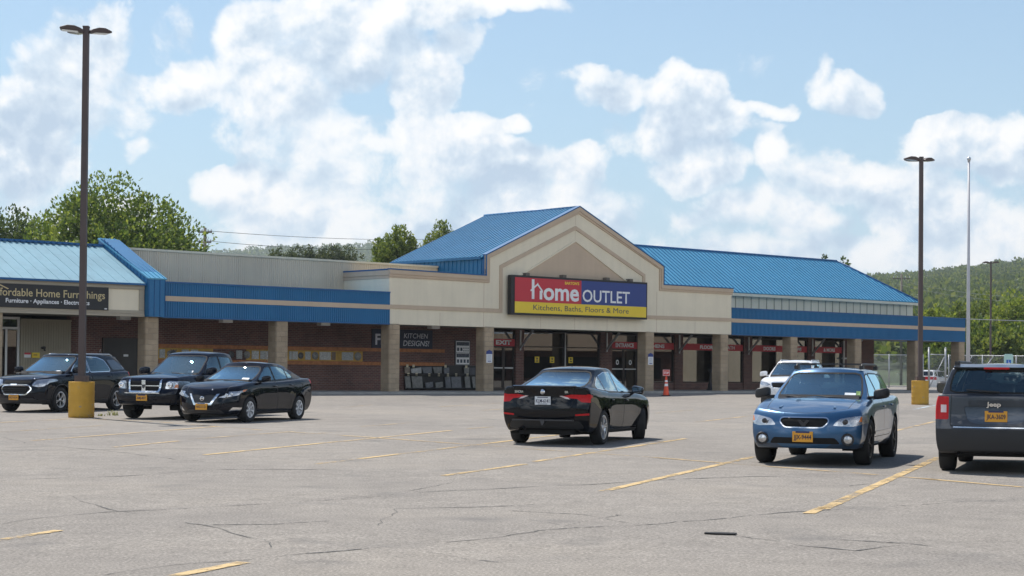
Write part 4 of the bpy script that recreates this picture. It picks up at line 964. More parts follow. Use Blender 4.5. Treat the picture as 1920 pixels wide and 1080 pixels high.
def make_car(c):
    """c: the vehicle's measurements; x forward, y to its left, z up, origin under the middle of the wheelbase"""
    root = empty(c['name'], (0, 0, 0), 0, c['label'], c['cat'], c.get('group'))
    xr, xf = c['xr'], c['xf']; wb = c['wb']/2; wr = c['wr']; PA = c['paint']
    top, bot, W_ = c['top'], c['bot'], c['W']; sidep = c['side']; fp, rp = c['fp'], c['rp']
    flare = c.get('flare', .018); fz = c.get('flare_z', .5)
    def bpos(s, t, q):
        a = xr+lin(rp, q); b = xf+lin(fp, q); x = a+(b-a)*s
        x -= c['cf']*abs(t)**2.6*sstep(.72, 1, s); x += c['cr']*abs(t)**2.6*(1-sstep(0, .25, s))
        z0, z1 = lin(bot, x), lin(top, x); z = z0+(z1-z0)*q
        hw = lin(W_, x)*lin(sidep, q)
        for xw in (-wb, wb): hw += flare*math.exp(-((x-xw)/.42)**4)*math.exp(-((z-fz)/.28)**2)
        z += c['crown']*(1-t*t)*q**6*(1-.5*sstep(.9, 1, s))
        return (x, t*hw, z)
    S = [0, .008, .03, .07, .115, .16, .205, .25, .30, .36, .42, .48, .54, .60, .66, .715, .765, .81, .85, .89, .925, .955, .98, .993, 1]
    T = [-1, -.955, -.78, -.45, 0, .45, .78, .955, 1]
    Q = c.get('Q', [0, .05, .2, .4, .58, .74, .86, .95, 1])
    bm = subd(lattice(S, T, Q, bpos), LV)
    g = c['gh']
    def gpos(s, t, q):
        a = g['rb']+(g['rr']-g['rb'])*q**g.get('rpow', 1); b = g['fb']+(g['fr']-g['fb'])*q**g.get('fpow', 1.0)
        x = a+(b-a)*s
        x -= g['cf']*abs(t)**2.2*sstep(.78, 1, s)*(1-.35*q); x += g['cr']*abs(t)**2.2*(1-sstep(0, .22, s))*(1-.35*q)
        zb = lin(top, x)+g.get('zb', -.03); zr = lin(g['roof'], x)
        hb, hr_ = lin(g['Wb'], x), lin(g['Wr'], x)
        hw = hb+(hr_-hb)*q**1.25
        z = zb+(zr-zb)*q + g['crown']*(1-t*t)*q**8
        return (x, t*hw, z)
    S2 = [0, .02, .07, .15, .25, .36, .48, .6, .72, .82, .90, .96, .985, 1]; T2 = [-1, -.95, -.80, -.45, 0, .45, .80, .95, 1]; Q2 = [0, .12, .4, .68, .85, .94, 1]
    gm = subd(lattice(S2, T2, Q2, gpos, bottom=False), LV)
    ly = bm.faces.layers.int.new('part'); lg = gm.faces.layers.int.new('part')
    for m_ in (bm, gm): m_.normal_update()
    names = {0: ('body', PA)}
    def pid(nm, mat, parent=None, off=0.0):
        k = len(names)+1; names[k] = (nm, mat, parent, off); return k
    # ---- wheel arches
    for xw in (-wb, wb):
        ar = c.get('arch', wr+.055); ring = [(xw+ar*math.cos(2*math.pi*k/28), c.get('arch_z', wr)+ar*math.sin(2*math.pi*k/28)) for k in range(28)]
        for sg in (1, -1):
            if c.get('lip'):
                k = next((q for q, v in names.items() if v[0] == 'wheel_arch_trim'), None) or pid('wheel_arch_trim', c.get('lipmat', CM['plastic']), None, .008)
                cut(bm, ly, grow(ring, c['lip']), 'y', sg, k, (0,), .1)
                hit = cut(bm, ly, ring, 'y', sg, 999, (0, k), .1)
            else: hit = cut(bm, ly, ring, 'y', sg, 999, (0,), .1)
    dead = [f for f in bm.faces if f[ly] == 999]; bmesh.ops.delete(bm, geom=dead, context='FACES')
    # ---- scored panels of the lower body
    for item in c['cuts']:
        nm, mat, ax, sgn, poly = item[:5]; o = item[5] if len(item) > 5 else {}
        k = None
        if o.get('join'): k = next((q for q, v in names.items() if v[0] == nm and q in o.get('ids', names)), None)
        src = (0,)+tuple(q for q, v in names.items() if q and v[0] in o.get('over', ()))
        m_, l_ = (gm, lg) if o.get('gh') else (bm, ly)
        def lim_(ax_, sg_):
            if ax_ != 'x': return None
            if o.get('gh'): return (lambda m: m.x > g['fr']-.25) if sg_ > 0 else (lambda m: m.x < g['rr']+.25)
            return (lambda m: m.x > xf-.75) if sg_ > 0 else (lambda m: m.x < xr+.6)
        L0 = lim_(ax, sgn)
        if o.get('gap'):
            ks = next((q for q, v in names.items() if v[0] == 'panel_gap'), None) or pid('panel_gap', CM['seam'])
            cut(m_, l_, grow(poly, o['gap']), ax, sgn, ks, src, o.get('n', .2), L0); src = src+(ks,)
        if o.get('rim_'):
            kr = pid(o.get('rimname', 'window_trim'), o['rimmat'], None, o.get('rimoff', .004)); cut(m_, l_, grow(poly, o['rim_']), ax, sgn, kr, src, o.get('n', .2), L0); src = src+(kr,)
        if nm is None: continue
        k = pid(nm, mat, o.get('parent'), o.get('off', 0.0)); cut(m_, l_, poly, ax, sgn, k, src, o.get('n', .2), L0)
        for ax2, sg2, po2 in o.get('also', ()): cut(m_, l_, po2, ax2, sg2, k, src, .42 if ax2 == 'y' else max(.1, o.get('n', .2)), lim_(ax2, sg2))
    # cabin floor seen through the glass
    kf = pid('cabin_floor', CM['inter']); fx0, fx1 = g['rb']+.12, g['fb']-.10
    cut(bm, ly, [(fx0, -g['floor']), (fx1, -g['floor']), (fx1, g['floor']), (fx0, g['floor'])], 'z', 1, kf, (0,), .5)
    # ---- split into objects
    def split(m_, l_):
        m_.normal_update(); m_.verts.ensure_lookup_table(); m_.verts.index_update()
        groups = {}
        for f in m_.faces: groups.setdefault(f[l_], []).append(f)
        return groups
    made = {}
    def emit(k, fl):
        nm, mat = names[k][:2]; off = names[k][3] if len(names[k]) > 3 else 0
        idx = {}; vs = []; ns = []; fs = []
        for f in fl:
            q = []
            for v in f.verts:
                key = v
                if key not in idx: idx[key] = len(vs); vs.append(v.co+v.normal*off); ns.append(v.normal.copy())
                q.append(idx[key])
            fs.append(q)
        return nm, mat, vs, ns, fs
    data = {}
    for m_, l_ in ((bm, ly), (gm, lg)):
        for k, fl in split(m_, l_).items():
            nm, mat, vs, ns, fs = emit(k, fl)
            d = data.setdefault(k, [[], [], []]); b0 = len(d[0]); d[0] += vs; d[1] += ns; d[2] += [[i+b0 for i in q] for q in fs]
    for k, (vs, ns, fs) in sorted(data.items()):
        nm, mat = names[k][:2]; me = bpy.data.meshes.new(nm); me.from_pydata([tuple(v) for v in vs], [], fs); me.materials.append(mat)
        for p in me.polygons: p.use_smooth = True
        me.normals_split_custom_set_from_vertices([tuple(n) for n in ns])
        ob = bpy.data.objects.new(nm, me); COL.objects.link(ob); ob.parent = root; made[k] = ob
    bm.free(); gm.free()
    byname = {}
    for k, ob in made.items(): byname.setdefault(names[k][0], []).append(ob)
    # ---- underbody, wheel wells
    mb = MB(); zc = c.get('clear', .2)
    mb.box(xr+.25, xf-.3, -.55, .55, zc+.02, zc+.25)
    for xw in (-wb, wb):
        for sg in (1, -1):
            n = 16; ar = c.get('arch', wr+.055)+.004; yo = lin(W_, xw)*.96; yi = yo-.34; pr = None
            for i in range(n+1):
                a = -.35+(math.pi+.7)*i/n; x, z = xw+ar*math.cos(a), c.get('arch_z', wr)+ar*math.sin(a)
                vv = [mb.bm.verts.new((x, sg*yo, z)), mb.bm.verts.new((x, sg*yi, z))]
                if pr: mb.bm.faces.new([pr[0], vv[0], vv[1], pr[1]])
                pr = vv
            mb.box(xw-ar, xw+ar, sg*yi-.01, sg*yi+.01, zc+.14, c.get('arch_z', wr)+ar)
    mb.build('underbody', CM['void'], root)
    # ---- wheels
    ww = c.get('ww', .215)
    for xw, st in ((-wb, 0), (wb, c.get('steer', 0))):
        for sg in (1, -1): make_wheel('wheel', root, xw, sg*c['track']/2, wr, ww, c['rim'], c['rimmat'], st)
    # ---- seats, dashboard, steering wheel
    fl = lin(top, 0)
    for y in (-.36, .36):
        mb = MB(); seat_mesh(mb, c['seat_x'], y, fl-.06, .48, c.get('seat_h', .24)); mb.build('seat', CM['seat'], root)
    mb = MB()
    for y in (-.36, 0, .36): seat_mesh(mb, c['seat_x']-.85, y, fl-.05, .44, c.get('seat_h', .24)-.06, abs(y) > .1)
    mb.build('rear_seat', CM['seat'], root)
    mb = MB(); mb.prism([(g['fb']-.62, fl-.04), (g['fb']-.52, fl+.045), (g['fb']-.2, fl+.05), (g['fb']-.12, fl-.04)], -g['floor']+.02, g['floor']-.02, 'v'); mb.build('dashboard', CM['inter'], root)
    mb = MB(); cx = g['fb']-.72; pts = [Vector((cx-.05*math.sin(a), .36+.17*math.cos(a), fl+.03+.15*math.sin(a))) for a in [2*math.pi*k/18 for k in range(19)]]
    mb.poly_tube(pts, .014, 6); mb.build('steering_wheel', CM['inter'], root)
    mb = MB(); mb.box(g['fr']+.02, g['fr']+.06, -.11, .11, lin(g['roof'], g['fr'])-.17, lin(g['roof'], g['fr'])-.10); mb.build('rear_view_mirror', CM['inter'], root)
    # ---- door mirrors
    mx_, mz, ms = c['mirror']
    for sg in (1, -1):
        yb = lin(g['Wb'], mx_)
        mm = subd(lattice([0, .5, 1], [-1, 0, 1], [0, .5, 1], lambda s, t, q: (mx_-.09+.20*s*ms*(1-.25*abs(t)), sg*(yb+.055+.125*ms+.125*ms*t), mz+(.17*q-.0)*ms+(.02*t*sg)-.02*(1-s)*q)), 2)
        bmx = MB(); bmx.bm.free(); bmx.bm = mm; bmx.box(mx_-.02, mx_+.05, min(sg*(yb-.02), sg*(yb+.09)), max(sg*(yb-.02), sg*(yb+.09)), mz+.0, mz+.045)
        o = bmx.build('side_mirror', c.get('mirmat', PA), root, smooth=True)
        mb = MB(); y0_, y1_ = sorted((sg*(yb+.085), sg*(yb+.25*ms+.03))); mb.box(mx_-.094*1, mx_-.088, y0_, y1_, mz+.025*ms, mz+.135*ms); mb.build('mirror_glass', CM['mirror'], o)
    # ---- door handles
    for x, z, y in c.get('handles', ()):
        for sg in (1, -1):
            mb = MB(); yy = sg*y; mb.box(x-.085, x+.085, min(yy, yy+sg*.03), max(yy, yy+sg*.03), z, z+.032)
            bmesh.ops.bevel(mb.bm, geom=list(mb.bm.edges), offset=.01, segments=2, affect='EDGES')
            best = None
            for d in byname.get('door', []):
                xs = [v.co.x for v in d.data.vertices]; ys = [v.co.y for v in d.data.vertices]
                if min(xs) < x < max(xs) and (ys[0] > 0) == (sg > 0): best = d
            mb.build('handle', c.get('handlemat', PA), best or root, smooth=True)
    # ---- wipers
    mb = MB(); wz = lin(top, g['fb'])+.03
    for y0_, y1_ in ((.55, -.02), (-.05, -.60)):
        dx = lambda y: g['fb']-.03-g['cf']*(abs(y)/.75)**2.2
        mb.tube((dx(y0_)+.02, y0_, wz-.012), (dx(y1_)-.06, y1_, wz+.03), .009, n=6)
    mb.build('wiper', CM['plastic'], root)
    return root, byname
def lamp_bowls(root, spots, mat='gun'):
    """reflector bowls / projectors standing in the headlamps: (x, y, z, r)"""
    Mx = Matrix.Rotation(R(90), 4, 'Y')
    for x, y, z, r in spots:
        for sg in (1, -1):
            mb = MB(); mb.lathe([(r*1.05, 0), (r, .012), (r*.8, .006), (r*.55, .002), (r*.5, .016), (.001, .024)], 18, (x, sg*y, z), Mx, cap=False); mb.build('lamp_bowl', CM['chrome' if mat == 'chrome' else 'gun'], root)
def place(root, x, y, heading):
    root.location = (x, y, gz(x, y)-.002); root.rotation_euler = (0, 0, heading)
YAW = 20.0
AWAY = R(90-YAW); TOWARD = R(270-YAW)      # forward axis x -> along the stall lines
def both(nm, mat, ax, poly, o=None, side=False):
    """the same scored panel on the left and the right of the vehicle"""
    o = o or {}; out = []
    for sg in (1, -1):
        oo = dict(o); al = []
        for a2, s2, p2 in o.get('also', ()):
            al.append((a2, s2 if a2 == 'x' else sg, p2 if a2 == 'y' else (p2 if sg > 0 else mir(p2))))
        oo['also'] = al
        if ax == 'y': out.append((nm, mat, 'y', sg, poly, oo))
        else: out.append((nm, mat, ax, o.get('sgn', 1), poly if sg > 0 else mir(poly), oo))
    return out
BLK = paint('black_car_paint', (.0045, .005, .0075)); NAVY = paint('navy_car_paint', (.005, .008, .018)); MIDN = paint('midnight_car_paint', (.005, .0065, .012))
BLUE = paint('blue_metallic_paint', (.027, .098, .21), .45, .30); GREY = paint('grey_metallic_paint', (.036, .040, .050), .5, .32); WHITE = paint('white_car_paint', (.80, .80, .80))
GL, GD, GM, PL, CH = CM['glass'], CM['glass_dark'], CM['mid_glass'], CM['plastic'], CM['chrome']
SIDE = [(0, .90), (.12, .965), (.35, .995), (.6, 1.0), (.8, .996), (.93, .978), (1, .915)]
GAP = {'gap': .011}
def sidewin(polys, glass, trim=None, w=.018):
    out = []
    for p in polys: out += both('window', glass, 'y', p, {'gh': 1, 'rim_': w, 'rimmat': trim or CM['plastic'], 'n': .6, 'over': ('window_trim',)})
    return out
def screen(nm, sgn, poly, glass): return [(nm, glass, 'x', sgn, rounded(poly, .09), {'gh': 1, 'rim_': .022, 'rimmat': CM['seam'], 'n': .06})]
# ------------------------------------------------ compact sedan seen from behind
def sentra():
    wb = 1.355; xr, xf = -2.36, 2.28
    top = [(-2.36, 1.02), (-2.28, 1.075), (-2.0, 1.075), (-1.6, 1.04), (-.9, .985), (.2, .955), (.9, .945), (1.2, .93), (1.7, .875), (2.05, .79), (2.28, .68)]
    cuts = []
    cuts += both('door', BLK, 'y', rounded([(.93, .30), (.93, .90), (.90, .935), (-.03, .955), (-.08, .30)], .04), GAP)
    cuts += both('door', BLK, 'y', rounded([(-.11, .30), (-.06, .955), (-.98, .965), (-1.07, .80), (-.96, .62), (-.80, .30)], .04), GAP)
    # boot lid, recess round the plate
    cuts += [('boot_lid', BLK, 'x', -1, rounded([(-.60, 1.06), (.60, 1.06), (.60, .93), (.52, .70), (.46, .655), (-.46, .655), (-.52, .70), (-.60, .93)], .04), {'gap': .010, 'n': .1})]
    tl = [(.35, .905), (.50, .872), (.63, .858), (.70, .80), (.95, .785), (1.0, .84), (1.0, .93), (.52, .938)]
    cuts += both('tail_light', CM['red'], 'x', tl, {'sgn': -1, 'n': .3, 'over': ('boot_lid', 'panel_gap'), 'also': [('y', 0, [(-2.4, .84), (-2.02, .88), (-2.00, .92), (-2.12, .945), (-2.4, .935)])]})
    cuts += both('reversing_light', CM['redpale'], 'x', [(.30, .91), (.42, .862), (.50, .85), (.46, .885), (.36, .915)], {'sgn': -1, 'n': .3, 'over': ('tail_light', 'boot_lid', 'panel_gap')})
    cuts += both('reflector', CM['red'], 'x', [(.60, .545), (.84, .56), (.84, .595), (.60, .575)], {'sgn': -1, 'n': .02})
    cuts += [('rear_valance', CM['plastic_grey'], 'x', -1, rounded([(-.66, .30), (.66, .30), (.74, .33), (.66, .455), (-.66, .455), (-.74, .33)], .05), {'n': .0})]
    cuts += both('sill', CM['plastic_grey'], 'y', [(-.95, .19), (.95, .19), (.95, .265), (-.95, .265)], {'n': .0})
    sw = [[(.60, .985), (.66, 1.01), (.10, 1.315), (-.10, 1.345), (-.12, .995)], [(-.19, 1.0), (-.17, 1.35), (-.55, 1.345), (-.90, 1.275), (-.88, 1.02)], [(-.94, 1.02), (-.95, 1.265), (-1.36, 1.10), (-1.34, 1.055)]]
    cuts += sidewin([rounded(p, .03) for p in sw], GM, CM['chrome'], .012)
    cuts += screen('windscreen', 1, [(-.62, .99), (.62, .99), (.50, 1.33), (-.50, 1.33)], GM)
    cuts += screen('rear_window', -1, [(-.62, 1.085), (.62, 1.085), (.485, 1.355), (-.485, 1.355)], GM)
    cuts += [('headlight', CM['lens'], 'y', s, [(1.7, .70), (2.2, .62), (2.22, .70), (1.75, .79)], {'n': .1}) for s in (1, -1)]
    c = dict(name='black_sedan', label='black sedan driving away with its front wheels turned and white rear plate', cat='car', xr=xr, xf=xf, wb=2*wb, wr=.325, paint=BLK, top=top,
             bot=[(-2.36, .38), (-2.1, .27), (-1.7, .21), (1.8, .19), (2.28, .24)], W=[(-2.36, .80), (-2.1, .86), (-1.4, .895), (0, .90), (1.4, .895), (2.0, .85), (2.28, .76)], side=SIDE,
             fp=[(0, -.10), (.3, 0), (.7, -.02), (1, -.12)], rp=[(0, .13), (.25, .02), (.5, .0), (.72, .055), (.86, .035), (1, .0)], cf=.34, cr=.20, crown=.035, flare=.022,
             gh=dict(rb=-2.08, rr=-.96, fb=1.18, fr=.16, cf=.20, cr=.17, fpow=.92, rpow=.9, zb=-.03, crown=.045, floor=.66, roof=[(-1.1, 1.355), (-.6, 1.42), (-.25, 1.432), (.1, 1.405), (.3, 1.36)], Wb=[(-2.0, .70), (-1.3, .765), (-.4, .80), (.6, .79), (1.2, .72)], Wr=[(-1.0, .52), (-.3, .56), (.3, .53)]),
             cuts=cuts, clear=.17, track=1.57, steer=R(23), rim=dict(n=5, wi=.05, wo=.045, split=.13, rim=.72, a0=.2), rimmat=CM['silver'], seat_x=.02, mirror=(.70, .93, .95), handles=((-.02+.12, .80, .895), (-.93+.1, .82, .885)))
    r, by = make_car(c)
    mb = MB(); mb.lathe([(.001, 0), (.047, 0), (.047, .012), (.001, .02)], 20, (-2.352, 0, .985), Matrix.Rotation(R(-90), 4, 'Y')); mb.lathe([(.033, .0125), (.033, .0215), (.001, .0215)], 16, (-2.352, 0, .985), Matrix.Rotation(R(-90), 4, 'Y')); em = mb.build('emblem', CH, r); mb = MB(); mb.box(-2.378, -2.372, -.028, .028, .978, .992); mb.build('emblem_bar', CH, em)
    for s, y0_, w in (('SENTRA', .47, .17), ('SR', -.46, .075)):
        me, tw = text_mesh(s, .03); mb = MB(); k = w/tw; mb.mesh(me, Matrix(((0, 0, 0, -2.338), (-k, 0, 0, y0_+w/2), (0, .042, 0, .965), (0, 0, 0, 1)))); mb.build('badge_lettering', CH, r)
    plate(r, 'p', -2.345, 0, .745, .305, .155, 'KLM-6141', 'white', -1)
    mb = MB(); mb.tube((-2.30, .44, .30), (-2.10, .44, .30), .035, n=14, cap=False); mb.build('exhaust_pipe', CM['gun'], r)
    mb = MB(); mb.box(-2.36, -2.31, -.60, .60, .452, .475); mb.prism([(-.05, .47), (.05, .47), (.015, .37), (-.015, .37)], -2.365, -2.31, 'u'); mb.build('diffuser_strip', CM['gun'], r)
    mb = MB(); mb.prism([(-2.335, 1.065), (-2.345, 1.09), (-2.28, 1.105), (-2.1, 1.085), (-2.1, 1.07)], -.60, .60, 'v'); mb.build('spoiler', BLK, r)
    mb = MB(); mb.prism([(-.80, 1.43), (-.62, 1.465), (-.58, 1.435)], -.02, .02, 'v'); mb.build('roof_antenna', BLK, r)
    for sg in (1, -1):   # chrome sweep under the small rear quarter pane
        pass
    place(r, 1.38, 34.75, AWAY); return r
# ------------------------------------------------ small sedan facing the camera, left row
def versa():
    wb = 1.31; xr, xf = -2.32, 2.17
    top = [(-2.32, 1.02), (-2.22, 1.045), (-1.9, 1.06), (-1.5, 1.05), (-.9, 1.02), (.2, .985), (.9, .985), (1.15, .97), (1.6, .90), (1.95, .80), (2.17, .68)]
    cuts = []
    cuts += both('door', MIDN, 'y', rounded([(.86, .30), (.88, .90), (.86, .965), (-.07, .99), (-.12, .30)], .04), GAP)
    cuts += both('door', MIDN, 'y', rounded([(-.15, .30), (-.10, .99), (-.98, 1.02), (-1.05, .82), (-.92, .62), (-.78, .30)], .04), GAP)
    cuts += [('bonnet', MIDN, 'z', 1, [(1.02, -.70), (2.02, -.52), (2.10, 0), (2.02, .52), (1.02, .70)], {'gap': .009, 'n': .4})]
    U = [(-.37, .67), (-.33, .67), (-.20, .47), (.20, .47), (.33, .67), (.37, .67), (.26, .43), (.22, .425), (-.22, .425), (-.26, .43)]
    cuts += [('grille', CM['plastic'], 'x', 1, [(-.335, .675), (.335, .675), (.205, .465), (-.205, .465)], {'n': .0, 'rim_': .052, 'rimmat': CH, 'rimname': 'grille_surround', 'rimoff': .012})]
    cuts += [(None, MIDN, 'x', 1, [], {})] if False else []
    cuts += both('headlight', CM['lens'], 'x', [(.40, .605), (.52, .60), (.80, .66), (.86, .76), (.62, .705)], {'n': .05, 'also': [('y', 0, [(1.50, .795), (1.95, .66), (2.1, .61), (2.1, .70), (1.9, .745)])]})
    cuts += both('indicator', CM['amber'], 'y', [(1.46, .80), (1.60, .74), (1.68, .755), (1.62, .79)], {'n': .3, 'over': ('headlight',)})
    cuts += [('lower_intake', CM['plastic'], 'x', 1, rounded([(-.52, .22), (.52, .22), (.44, .30), (-.44, .30)], .03), {'n': -.3})]
    cuts += both('fog_lamp_bezel', CH, 'x', [(.60, .27), (.82, .30), (.86, .36), (.70, .37)], {'n': .0})
    cuts += both('sill', PL, 'y', [(-.92, .19), (.92, .19), (.92, .255), (-.92, .255)], {'n': .0})
    sw = [[(.58, 1.015), (.66, 1.04), (.14, 1.32), (-.10, 1.36), (-.12, 1.03)], [(-.19, 1.035), (-.17, 1.365), (-.55, 1.36), (-.88, 1.30), (-.86, 1.06)], [(-.91, 1.065), (-.925, 1.285), (-1.12, 1.20), (-1.20, 1.11), (-1.17, 1.085)]]
    cuts += sidewin([rounded(p, .03) for p in sw], GL, PL)
    cuts += screen('windscreen', 1, [(-.64, 1.02), (.64, 1.02), (.51, 1.345), (-.51, 1.345)], GL)
    cuts += screen('rear_window', -1, [(-.58, 1.10), (.58, 1.10), (.47, 1.32), (-.47, 1.32)], GM)
    cuts += both('tail_light', CM['red'], 'y', [(-2.30, .86), (-1.98, .95), (-1.93, 1.03), (-2.3, 1.02)], {'n': .02, 'also': [('x', -1, [(.55, .88), (.9, .88), (.9, 1.03), (.55, 1.0)])]})
    c = dict(name='black_sedan', label='small black sedan with a V shaped chrome grille beside the dark pickup', cat='car', xr=xr, xf=xf, wb=2*wb, wr=.315, paint=MIDN, top=top,
             bot=[(-2.32, .36), (-2.0, .25), (-1.6, .20), (1.7, .18), (2.17, .20)], W=[(-2.32, .78), (-2.1, .83), (-1.3, .86), (0, .865), (1.3, .86), (1.9, .81), (2.17, .72)], side=SIDE,
             fp=[(0, -.07), (.3, 0), (.6, -.01), (.85, -.06), (1, -.15)], rp=[(0, .10), (.3, 0), (.6, .01), (.9, .02), (1, .05)], cf=.36, cr=.24, crown=.04, flare=.018,
             gh=dict(rb=-2.12, rr=-1.16, fb=1.16, fr=.10, cf=.20, cr=.15, fpow=.95, rpow=.85, zb=-.03, crown=.045, floor=.64, roof=[(-1.15, 1.36), (-.7, 1.425), (-.25, 1.445), (.1, 1.42), (.3, 1.36)], Wb=[(-1.9, .66), (-1.2, .73), (-.4, .765), (.6, .76), (1.2, .70)], Wr=[(-1.0, .51), (-.3, .55), (.3, .53)]),
             cuts=cuts, clear=.16, track=1.52, rim=dict(n=7, wi=.055, wo=.15, rim=.64, a0=.2, hub=.0), rimmat=CM['capgrey'], seat_x=0, mirror=(.66, .98, .92), handles=((.03, .86, .865), (-.86, .885, .85)))
    r, by = make_car(c)
    mb = MB(); Mx = Matrix.Rotation(R(90), 4, 'Y'); mb.lathe([(.040, 0), (.056, 0), (.056, .014), (.040, .014)], 20, (2.142, 0, .575), Mx, cap=False); mb.box(2.15, 2.162, -.062, .062, .565, .587); mb.build('emblem', CH, r)
    plate(r, 'p', 2.185, 0, .305, .31, .155, 'HKE-5121', 'gold', 1)
    mb = MB(); mb.tube((-.92, .06, 1.435), (-1.08, .06, 1.60), .006); mb.build('roof_antenna', PL, r)
    mb = MB(); mb.quad((.86, .36, 1.045), (.88, .56, 1.035), (.80, .555, 1.075), (.79, .36, 1.08)); mb.build('windscreen_sticker', CM['sticker'], r)
    lamp_bowls(r, [(2.03, .60, .665, .035), (1.95, .70, .69, .03)], 'chrome')
    place(r, -6.72, 44.44, TOWARD); return r
# ------------------------------------------------ wagon with roof rails, right
def outback():
    wb = 1.335; xr, xf = -2.48, 2.31
    top = [(-2.48, .98), (-2.36, 1.03), (-1.8, 1.04), (-.5, 1.025), (.6, 1.01), (1.05, 1.0), (1.5, .95), (2.0, .84), (2.31, .73)]
    cuts = []
    cuts += both('door', BLUE, 'y', rounded([(.92, .42), (.94, .93), (.90, .985), (-.06, 1.01), (-.12, .42)], .04), GAP)
    cuts += both('door', BLUE, 'y', rounded([(-.15, .42), (-.09, 1.01), (-1.08, 1.015), (-1.10, .85), (-.95, .66), (-.80, .42)], .04), GAP)
    cuts += [('bonnet', BLUE, 'z', 1, [(1.02, -.66), (1.9, -.62), (2.12, -.35), (2.16, 0), (2.12, .35), (1.9, .62), (1.02, .66)], {'gap': .009, 'n': .4})]
    cuts += [('grille', CM['void'], 'x', 1, rounded([(-.34, .725), (.34, .725), (.37, .68), (.29, .59), (-.29, .59), (-.37, .68)], .04), {'n': .0, 'rim_': .017, 'rimmat': CH, 'rimname': 'grille_surround', 'rimoff': .006, 'off': -.01})]
    cuts += both('headlight', CM['lens'], 'x', rounded([(.43, .615), (.52, .715), (.72, .755), (.90, .775), (.90, .65), (.72, .60), (.64, .605)], .03), {'n': .03, 'also': [('y', 0, [(1.86, .775), (2.3, .71), (2.3, .62), (2.0, .635)])]})
    cuts += both('indicator', CM['amber'], 'x', [(.80, .675), (.92, .675), (.92, .765), (.82, .75)], {'n': .3, 'over': ('headlight',)})
    cuts += [('lower_intake', CM['void'], 'x', 1, rounded([(-.54, .335), (.54, .335), (.47, .43), (-.47, .43)], .03), {'n': -.2})]
    cuts += both('lower_cladding', paint('cladding_grey_blue', (.03, .06, .11), .3, .5), 'y', [(-2.2, .24), (2.2, .24), (2.2, .335), (-2.2, .335)], {'n': .0})
    cuts += both('body_moulding', CM['silver'], 'y', [(-.86, .455), (.88, .455), (.88, .50), (-.86, .50)], {'n': .1, 'over': ('door', 'panel_gap'), 'off': .006})
    sw = [[(.58, 1.045), (.68, 1.06), (.20, 1.37), (-.02, 1.40), (-.06, 1.055)], [(-.13, 1.06), (-.09, 1.402), (-.95, 1.395), (-1.05, 1.065)], [(-1.14, 1.07), (-1.05, 1.39), (-1.75, 1.355), (-2.02, 1.12), (-1.98, 1.085)]]
    cuts += sidewin([rounded(p, .04) for p in sw], GM, PL)
    cuts += screen('windscreen', 1, [(-.67, 1.01), (.67, 1.01), (.545, 1.40), (-.545, 1.40)], GL)
    cuts += screen('rear_window', -1, [(-.56, 1.09), (.56, 1.09), (.47, 1.40), (-.47, 1.40)], GL)
    cuts += both('tail_light', CM['red'], 'y', [(-2.48, .80), (-2.2, .84), (-2.15, .98), (-2.45, 1.0)], {'n': .02})
    c = dict(name='blue_station_wagon', label='blue station wagon with roof rails and round fog lamps facing the camera', cat='car', xr=xr, xf=xf, wb=2*wb, wr=.36, paint=BLUE, top=top,
             bot=[(-2.48, .45), (-2.1, .30), (-1.6, .25), (1.7, .25), (2.31, .27)], W=[(-2.48, .78), (-2.2, .84), (-1.3, .875), (0, .88), (1.3, .875), (2.0, .84), (2.31, .76)], side=SIDE,
             fp=[(0, -.06), (.3, 0), (.6, -.01), (.85, -.05), (1, -.12)], rp=[(0, .06), (.3, 0), (.6, .02), (1, .08)], cf=.30, cr=.2, crown=.035, flare=.035, arch=.405, arch_z=.36,
             gh=dict(rb=-2.33, rr=-1.98, fb=1.18, fr=.22, cf=.20, cr=.12, fpow=.95, rpow=1, zb=-.03, crown=.05, floor=.66, roof=[(-2.05, 1.41), (-1.5, 1.455), (-.6, 1.465), (.1, 1.45), (.3, 1.42)], Wb=[(-2.3, .69), (-1.2, .76), (-.4, .785), (.6, .775), (1.2, .72)], Wr=[(-2.0, .53), (-.5, .58), (.3, .56)]),
             cuts=cuts, clear=.24, track=1.53, ww=.235, rim=dict(n=7, wi=.04, wo=.04, rim=.72, a0=.1), rimmat=CM['gun'], seat_x=.0, seat_h=.27, mirror=(.72, 1.01, 1.0), mirmat=PL, handles=((.05, .87, .885), (-.93, .885, .875)))
    r, by = make_car(c)
    Mx = Matrix.Rotation(R(90), 4, 'Y')
    for sg in (1, -1):
        mb = MB(); mb.lathe([(.092, -.02), (.098, .012), (.082, .018), (.078, -.02)], 20, (2.16, sg*.655, .405), Mx, cap=False); f = mb.build('fog_lamp', PL, r)
        mb = MB(); mb.lathe([(.001, .01), (.05, .006), (.08, -.004), (.08, -.05)], 20, (2.16, sg*.655, .405), Mx, cap=False); mb.build('lens', CM['lens'], f)
        mb = MB(); q = mb.lathe([(.001, .0), (.030, .0), (.040, -.01)], 16, (2.168, sg*.62, .675), Mx, cap=False); mb.build('projector_lamp', CM['gun'], r)
    plate(r, 'p', 2.325, 0, .365, .31, .158, 'JJX-9444', 'gold', 1)
    mb = MB(); mb.prism([(-.02, .60), (.02, .60), (.09, .69), (.05, .70), (0, .65), (-.05, .70), (-.09, .69)], 2.27, 2.285, 'u'); mb.build('emblem', PL, r)
